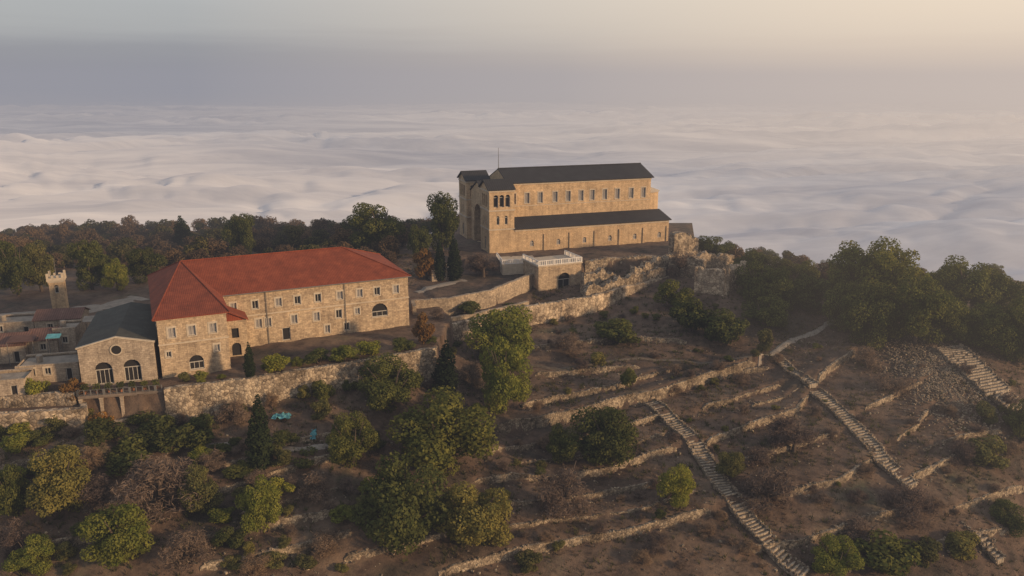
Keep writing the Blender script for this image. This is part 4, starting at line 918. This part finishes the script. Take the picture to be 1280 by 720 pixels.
PL = [
 ('cyp', 325, 592, 26, 94, 'tall dark cypress in the garden below the monastery'),
 ('cyp', 557, 502, 26, 72, 'dark cypress left of the tall yellow green tree'),
 ('cyp', 550, 352, 14, 48, 'left one of two slim cypresses beside the basilica front'),
 ('cyp', 568, 352, 16, 52, 'right one of two slim cypresses beside the basilica front'),
 ('lit', 321, 676, 54, 80, 'small sunlit tree standing on the lower left terrace wall'),
 ('lit', 135, 728, 98, 90, 'bright green tree at the bottom left'),
 ('olive', 66, 660, 84, 92, 'round green tree near the left edge above the bright green tree'),
 ('oak', 5, 660, 55, 80, 'green tree cut by the left edge'),
 ('dry', 187, 668, 112, 96, 'large bare grey brown tree at the lower left'),
 ('dry', 115, 645, 74, 52, 'low bare bush between the round green tree and the large bare tree'),
 ('dry', 10, 705, 60, 55, 'bare bush at the left edge near the bottom'),
 ('oak', 482, 528, 92, 74, 'green tree just below the monastery retaining wall'),
 ('oak', 436, 596, 70, 72, 'dark oak right of the turquoise tarpaulins'),
 ('oak', 545, 612, 136, 104, 'broad dense oak in the centre of the slope'),
 ('oak', 498, 724, 128, 140, 'largest dark oak at the bottom centre'),
 ('olive', 594, 710, 98, 102, 'olive green tree right of the largest oak'),
 ('lit', 628, 470, 92, 82, 'tall sunlit yellow green tree, its upper crown'),
 ('lit', 630, 530, 66, 100, 'lower sunlit yellow green tree directly below the tall one'),
 ('oak', 758, 600, 96, 88, 'dense oak between the terrace walls left of the long stairway'),
 ('oak', 705, 588, 46, 54, 'smaller oak touching the dense oak on its left'),
 ('dry', 706, 662, 84, 76, 'large brown leafless bush under the dense oak'),
 ('lit', 848, 642, 44, 62, 'small yellow green tree left of the long stairway'),
 ('olive', 914, 606, 36, 42, 'small olive bush touching the long stairway on its right'),
 ('dry', 966, 655, 84, 72, 'wide brown bush right of the long stairway'),
 ('dry', 1000, 582, 76, 62, 'reddish bush between the two long stairways'),
 ('dry', 950, 590, 50, 30, 'low reddish bush left of the reddish bush'),
 ('oliveshrub', 746, 462, 30, 26, 'rounded shrub on the upper terrace under the ruins'),
 ('shrub', 790, 488, 28, 28, 'rounded shrub just above the longest terrace wall'),
 ('shrub', 910, 444, 68, 56, 'dark shrub mass below the squared ruin, nearest the path'),
 ('shrub', 868, 424, 64, 50, 'dark shrub left of the shrub mass below the ruin'),
 ('shrub', 846, 392, 48, 42, 'dark shrub against the end of the lower retaining wall'),
 ('shrub', 775, 438, 76, 34, 'low spreading shrub under the lower retaining wall'),
 ('oliveshrub', 955, 446, 30, 36, 'small shrub at the top of the narrow flight'),
 ('dry', 712, 452, 50, 36, 'bare bush on the upper terrace left of the rounded shrub'),
 ('dry', 852, 350, 40, 40, 'brown bush growing in the ruins'),
 ('oliveshrub', 1236, 536, 36, 36, 'shrub at the right edge below the broad stairway'),
 ('oliveshrub', 1240, 594, 56, 50, 'larger shrub at the right edge under the terrace wall'),
 ('oak', 1284, 562, 50, 62, 'dark tree cut by the right edge below the broad stairway'),
 ('dry', 1205, 592, 44, 46, 'brown bush left of the larger right edge shrub'),
 ('dry', 1145, 672, 80, 62, 'warm brown bush at the foot of the second stairway'),
 ('oliveshrub', 1165, 716, 50, 44, 'yellowish shrub right of centre at the bottom right'),
 ('lit', 1050, 734, 62, 54, 'yellow green bush at the bottom edge between the stairways'),
 ('shrub', 1120, 738, 100, 60, 'dark bush at the bottom right beside the yellowish shrub'),
 ('oak', 1268, 676, 50, 46, 'dark bush cut by the right edge near the bottom'),
 ('oliveshrub', 1215, 712, 60, 46, 'green bush at the bottom right corner'),
 ('pine', 1078, 398, 84, 90, 'leftmost big pine on the right ridge'),
 ('pine', 1118, 416, 100, 110, 'second big pine on the right ridge'),
 ('pine', 1158, 444, 90, 96, 'rounded pine in front of the pine group, above the rubble'),
 ('pine', 1100, 446, 82, 86, 'pine at the front left foot of the pine group'),
 ('pine', 1058, 420, 52, 64, 'small pine beside the pale path'),
 ('pine', 1180, 398, 54, 60, 'pine at the back of the gap between the pine groups'),
 ('pine', 1218, 404, 86, 80, 'tall pine of the rightmost group'),
 ('pine', 1258, 408, 74, 66, 'pine of the rightmost group touching the frame edge'),
 ('pine', 1242, 450, 80, 64, 'dark pine above the broad stairway'),
 ('pine', 1286, 470, 74, 92, 'pine cut by the right edge'),
 ('pine', 1198, 434, 54, 56, 'small pine at the head of the broad stairway'),
 ('oak', 952, 385, 62, 54, 'dark tree right behind the squared ruin'),
 ('oak', 985, 394, 66, 58, 'dark tree second from the squared ruin'),
 ('oak', 1016, 396, 52, 50, 'dark tree left of the pale path'),
 ('oak', 962, 418, 62, 44, 'dark low tree in front of the ridge trees'),
 ('oak', 938, 352, 50, 38, 'dark tree top behind the rear ruin wall'),
 ('oak', 895, 332, 48, 36, 'tree between the basilica apse and the ridge trees'),
 ('olive', 972, 362, 46, 38, 'olive toned tree on the crest behind the ridge trees'),
 ('oak', 1006, 366, 48, 38, 'round dark tree on the crest left of the pines'),
 ('farb', 1036, 366, 40, 34, 'brownish tree on the crest touching the pines'),
 ('farb', 920, 336, 34, 28, 'brownish tree on the crest right of the rear ruin wall'),
 ('oak', 552, 318, 46, 76, 'tall dark tree left of the basilica front'),
 ('oak', 468, 322, 76, 66, 'broad dark tree behind the right end of the red roof'),
 ('oak', 524, 326, 36, 44, 'small dark tree between the broad tree and the tall tree'),
 ('oak', 440, 312, 50, 40, 'dark tree top above the red roof ridge'),
 ('dry', 604, 350, 52, 34, 'brown bush at the foot of the basilica front'),
 ('rust', 532, 352, 34, 46, 'rusty leaved bush left of the slim cypresses'),
 ('shrub', 585, 396, 40, 18, 'low bush on the step below the lit court wall'),
 ('dry', 545, 402, 30, 16, 'small bare bush on the step below the lit court wall'),
 ('shrub', 640, 404, 46, 22, 'low bush in front of the court wall'),
 ('oak', 298, 324, 42, 56, 'dark tree behind the left end of the red roof'),
 ('cyp', 228, 316, 22, 42, 'pointed dark tree behind the monastery'),
 ('oak', 12, 374, 50, 72, 'leftmost dark tree of the row behind the slim tower'),
 ('olive', 44, 368, 46, 62, 'olive toned tree of the row behind the slim tower'),
 ('oak', 108, 366, 46, 64, 'third dark tree of the row behind the slim tower'),
 ('lit', 142, 366, 34, 42, 'yellow green tree at the end of the dark row'),
 ('oak', 176, 356, 50, 44, 'dark tree touching the left side of the red roof'),
 ('litshrub', 342, 470, 42, 30, 'bright round bush against the monastery wall'),
 ('shrub', 396, 458, 36, 20, 'left low bush along the monastery facade'),
 ('litshrub', 428, 456, 40, 26, 'middle bush along the monastery facade'),
 ('litshrub', 462, 448, 42, 24, 'right bush along the monastery facade'),
 ('shrub', 500, 442, 34, 20, 'last low bush along the monastery facade'),
 ('rust', 528, 434, 34, 46, 'orange leaved shrub at the right corner of the monastery'),
 ('cyp', 312, 474, 12, 44, 'thin climbing conifer by the monastery porch'),
 ('shrub', 400, 508, 36, 34, 'bush hanging on the long retaining wall'),
 ('litshrub', 42, 508, 40, 40, 'yellowish shrub above the bright retaining wall'),
 ('rust', 88, 506, 36, 36, 'orange tinged shrub at the end of the bright retaining wall'),
 ('shrub', 206, 572, 76, 50, 'wide garden hedge bush below the gallery'),
 ('shrub', 245, 566, 60, 42, 'garden bush right of the wide hedge bush'),
 ('shrub', 160, 598, 76, 46, 'dark garden bush left of the wide hedge bush'),
 ('shrub', 120, 568, 56, 40, 'garden bush under the bright retaining wall'),
 ('rust', 118, 545, 40, 30, 'rusty bush against the gallery plinth'),
 ('shrub', 60, 600, 60, 34, 'bush in front of the grey garden wall'),
 ('shrub', 292, 604, 44, 22, 'low hedge left of the tall cypress'),
 ('shrub', 378, 590, 50, 24, 'low hedge right of the tall cypress'),
 ('dry', 290, 540, 50, 40, 'bare bush below the long retaining wall'),
 ('shrub', 180, 545, 60, 26, 'clipped bush in front of the gallery'),
 ('dry', 555, 530, 46, 40, 'bare bush between the cypress and the sunlit tree'),
 ('dry', 590, 490, 40, 40, 'bare bush left of the sunlit tree'),
 ('oliveshrub', 455, 650, 40, 30, 'grey green bush left of the largest oak'),
 ('dry', 400, 700, 60, 36, 'dry bush at the bottom left of the largest oak'),
 ('oliveshrub', 660, 720, 40, 30, 'low bush under the lowest terrace wall'),
 ('dry', 1085, 700, 70, 44, 'brown bush above the yellow green bottom bush'),
 ('dry', 1090, 470, 50, 34, 'brown bush under the front pines'),
 ('dry', 1120, 500, 60, 30, 'dry bush left of the rubble fan'),
 ('olive', 248, 650, 60, 60, 'olive green tree right of the large bare tree'),
 ('lit', 30, 728, 60, 50, 'yellow green tree in the bottom left corner'),
 ('dry', 390, 650, 64, 58, 'bare tree left of the largest oak, above the lower terrace wall'),
 ('dry', 225, 722, 70, 54, 'bare tree at the bottom edge left of the small sunlit tree'),
]
for a in PL: at(*a)
stair_px = [(812, 504), (868, 552), (905, 615), (965, 688), (1018, 487), (1078, 548), (1140, 612), (1205, 455), (1240, 490), (846, 532), (886, 585), (935, 652), (1050, 520), (1102, 580)]
sxy = [hit(a, b, H1)[:2] for a, b in stair_px]
def scatter(n, box, kinds, wr, label, group):
    k = 0; tries = 0
    while k < n and tries < 4000:
        tries += 1; px = rnd.uniform(box[0], box[1]); py = rnd.uniform(box[2], box[3])
        x, y, t = hit(px, py, H1)
        if any((x-a)**2+(y-b)**2 < (c+.8)**2 for a, b, c in taken) or any((x-a)**2+(y-b)**2 < 9 for a, b in sxy): continue
        if any(inpoly(np.array([x]), np.array([y]), pl)[0] for pl, lv in plats): continue
        w_ = rnd.uniform(*wr); taken.append((x, y, w_*.35))
        plant(rnd.choice(kinds), x, y, gz(x, y)-.1, w_, w_*rnd.uniform(.5, .85), label, group); k += 1
scatter(56, (600, 1270, 450, 715), ['dry'], (1.6, 4.4), 'low dry brown bush scattered on the terraced slope', 'dry bushes scattered over the terraces')
scatter(22, (600, 1270, 430, 715), ['oliveshrub', 'shrub'], (1.3, 3.0), 'low green bush scattered on the terraced slope', 'green bushes scattered over the terraces')
scatter(42, (0, 600, 520, 718), ['shrub', 'oliveshrub', 'oliveshrub', 'litshrub'], (2.2, 5.2), 'green garden bush among the lower left terraces', 'green bushes of the lower left gardens')
scatter(60, (0, 600, 525, 718), ['dry'], (2.2, 5.8), 'dry bush among the lower left terraces', 'dry bushes of the lower left gardens')
scatter(24, (530, 900, 385, 450), ['shrub', 'dry', 'oliveshrub'], (1.6, 3.6), 'small bush at the foot of the old walls', 'bushes at the foot of the old walls')
for (pA, pB, n_b) in ((edgeB[2], edgeB[3], 8), (edgeB[3], edgeB[5], 22)):
    for i in range(n_b):
        u = rnd.random(); x = pA[0]+(pB[0]-pA[0])*u; y = pA[1]+(pB[1]-pA[1])*u; w_ = rnd.uniform(1.4, 3.0)
        if i % 2: plant(rnd.choice(['shrub', 'oliveshrub', 'litshrub']), x-.2, y+rnd.uniform(.9, 4), -3.05, w_, w_*.7, 'small bush in the garden strip above the long retaining wall', 'bushes in the garden strip of the monastery')
        else: plant(rnd.choice(['shrub', 'dry', 'oliveshrub']), x+.9, y-1.4, gz(x+.9, y-1.4)-.1, w_*1.1, w_*1.2, 'bush at the foot of the long retaining wall', 'bushes at the foot of the long retaining wall')
def wood(n, x0, x1, y0, y1, dmin, kinds, label, group, avoid, wr=(6, 9.5)):
    pts = []; tries = 0
    while len(pts) < n and tries < 30000:
        tries += 1; x, y = rnd.uniform(x0, x1), rnd.uniform(y0, y1)
        if avoid(x, y) or any((x-a)**2+(y-b)**2 < dmin*dmin for a, b in pts): continue
        pts.append((x, y))
    for x, y in pts:
        k = rnd.choice(kinds); w_ = rnd.uniform(*wr); plant(k, x, y, gz(x, y)-.6, w_, w_*rnd.uniform(.7, .98), label, group)
wood(290, -180, -6, 190, 292, 4.3, ['far', 'farb', 'farb'], 'woodland tree among the hazy wood behind the monastery', 'trees of the wood behind the monastery', lambda x, y: (x > -32 and y < 262) or (x < -75 and y < 203), (6, 9.2))
wood(34, 62, 190, 205, 275, 6, ['far', 'farb', 'pine'], 'dark tree on the far side of the right ridge', 'trees on the far side of the right ridge', lambda x, y: x+y*.2 < 116, (5, 7))
# ------------------------------------------------------------------ light
az = R(-24); el = R(13)
sd = Vector((math.cos(az)*math.cos(el), math.sin(az)*math.cos(el), math.sin(el)))
sl = bpy.data.lights.new('sun', 'SUN'); sl.energy = 5.0; sl.angle = R(4); sl.color = (1, .70, .41)
so = bpy.data.objects.new('sun', sl); C.objects.link(so); so.rotation_euler = sd.to_track_quat('Z', 'Y').to_euler(); so.location = (100, -50, 120)
w_ = bpy.data.worlds.new('World'); S.world = w_; w_.use_nodes = True; nt = w_.node_tree; N = nt.nodes; L = nt.links; N.clear()
sky = N.new('ShaderNodeTexSky'); sky.sky_type = 'NISHITA'; sky.sun_disc = False; sky.sun_elevation = el; sky.sun_rotation = math.atan2(sd.x, sd.y)
b1 = N.new('ShaderNodeBackground'); b1.inputs[1].default_value = .08; L.new(sky.outputs[0], b1.inputs[0])
tc = N.new('ShaderNodeTexCoord'); sx = N.new('ShaderNodeSeparateXYZ'); L.new(tc.outputs['Generated'], sx.inputs[0])
mp = N.new('ShaderNodeMapping'); mp.inputs['Scale'].default_value = (1.6, 1.6, 30); L.new(tc.outputs['Generated'], mp.inputs[0])
ns = noisetex(N, L, mp.outputs[0], 1.5, 5, .55)
ma = N.new('ShaderNodeMath'); ma.operation = 'MULTIPLY_ADD'; L.new(ns.outputs[0], ma.inputs[0]); ma.inputs[1].default_value = .05; L.new(sx.outputs[2], ma.inputs[2])
mb2 = N.new('ShaderNodeMath'); mb2.operation = 'SUBTRACT'; L.new(ma.outputs[0], mb2.inputs[0]); mb2.inputs[1].default_value = .025
rl = ramp(N, [(0, (.25, .26, .305)), (.03, (.32, .33, .36)), (.06, (.48, .49, .49)), (.12, (.55, .56, .56)), (.35, (.50, .54, .60)), (1, (.42, .48, .58))]); L.new(mb2.outputs[0], rl.inputs[0])
rr3 = ramp(N, [(0, (.72, .58, .46)), (.05, (.96, .81, .62)), (.12, (.92, .81, .65)), (.4, (.60, .57, .54)), (1, (.44, .48, .56))]); L.new(mb2.outputs[0], rr3.inputs[0])
mr = N.new('ShaderNodeMapRange'); mr.interpolation_type = 'SMOOTHSTEP'; L.new(sx.outputs[0], mr.inputs[0]); mr.inputs[1].default_value = -.35; mr.inputs[2].default_value = .62
cm = mixc(N, L, rl.outputs[0], rr3.outputs[0], mr.outputs[0])
b2 = N.new('ShaderNodeBackground'); L.new(cm, b2.inputs[0]); b2.inputs[1].default_value = 1
ms = N.new('ShaderNodeMixShader'); ms.inputs[0].default_value = .88; L.new(b1.outputs[0], ms.inputs[1]); L.new(b2.outputs[0], ms.inputs[2])
wo = N.new('ShaderNodeOutputWorld'); L.new(ms.outputs[0], wo.inputs[0])
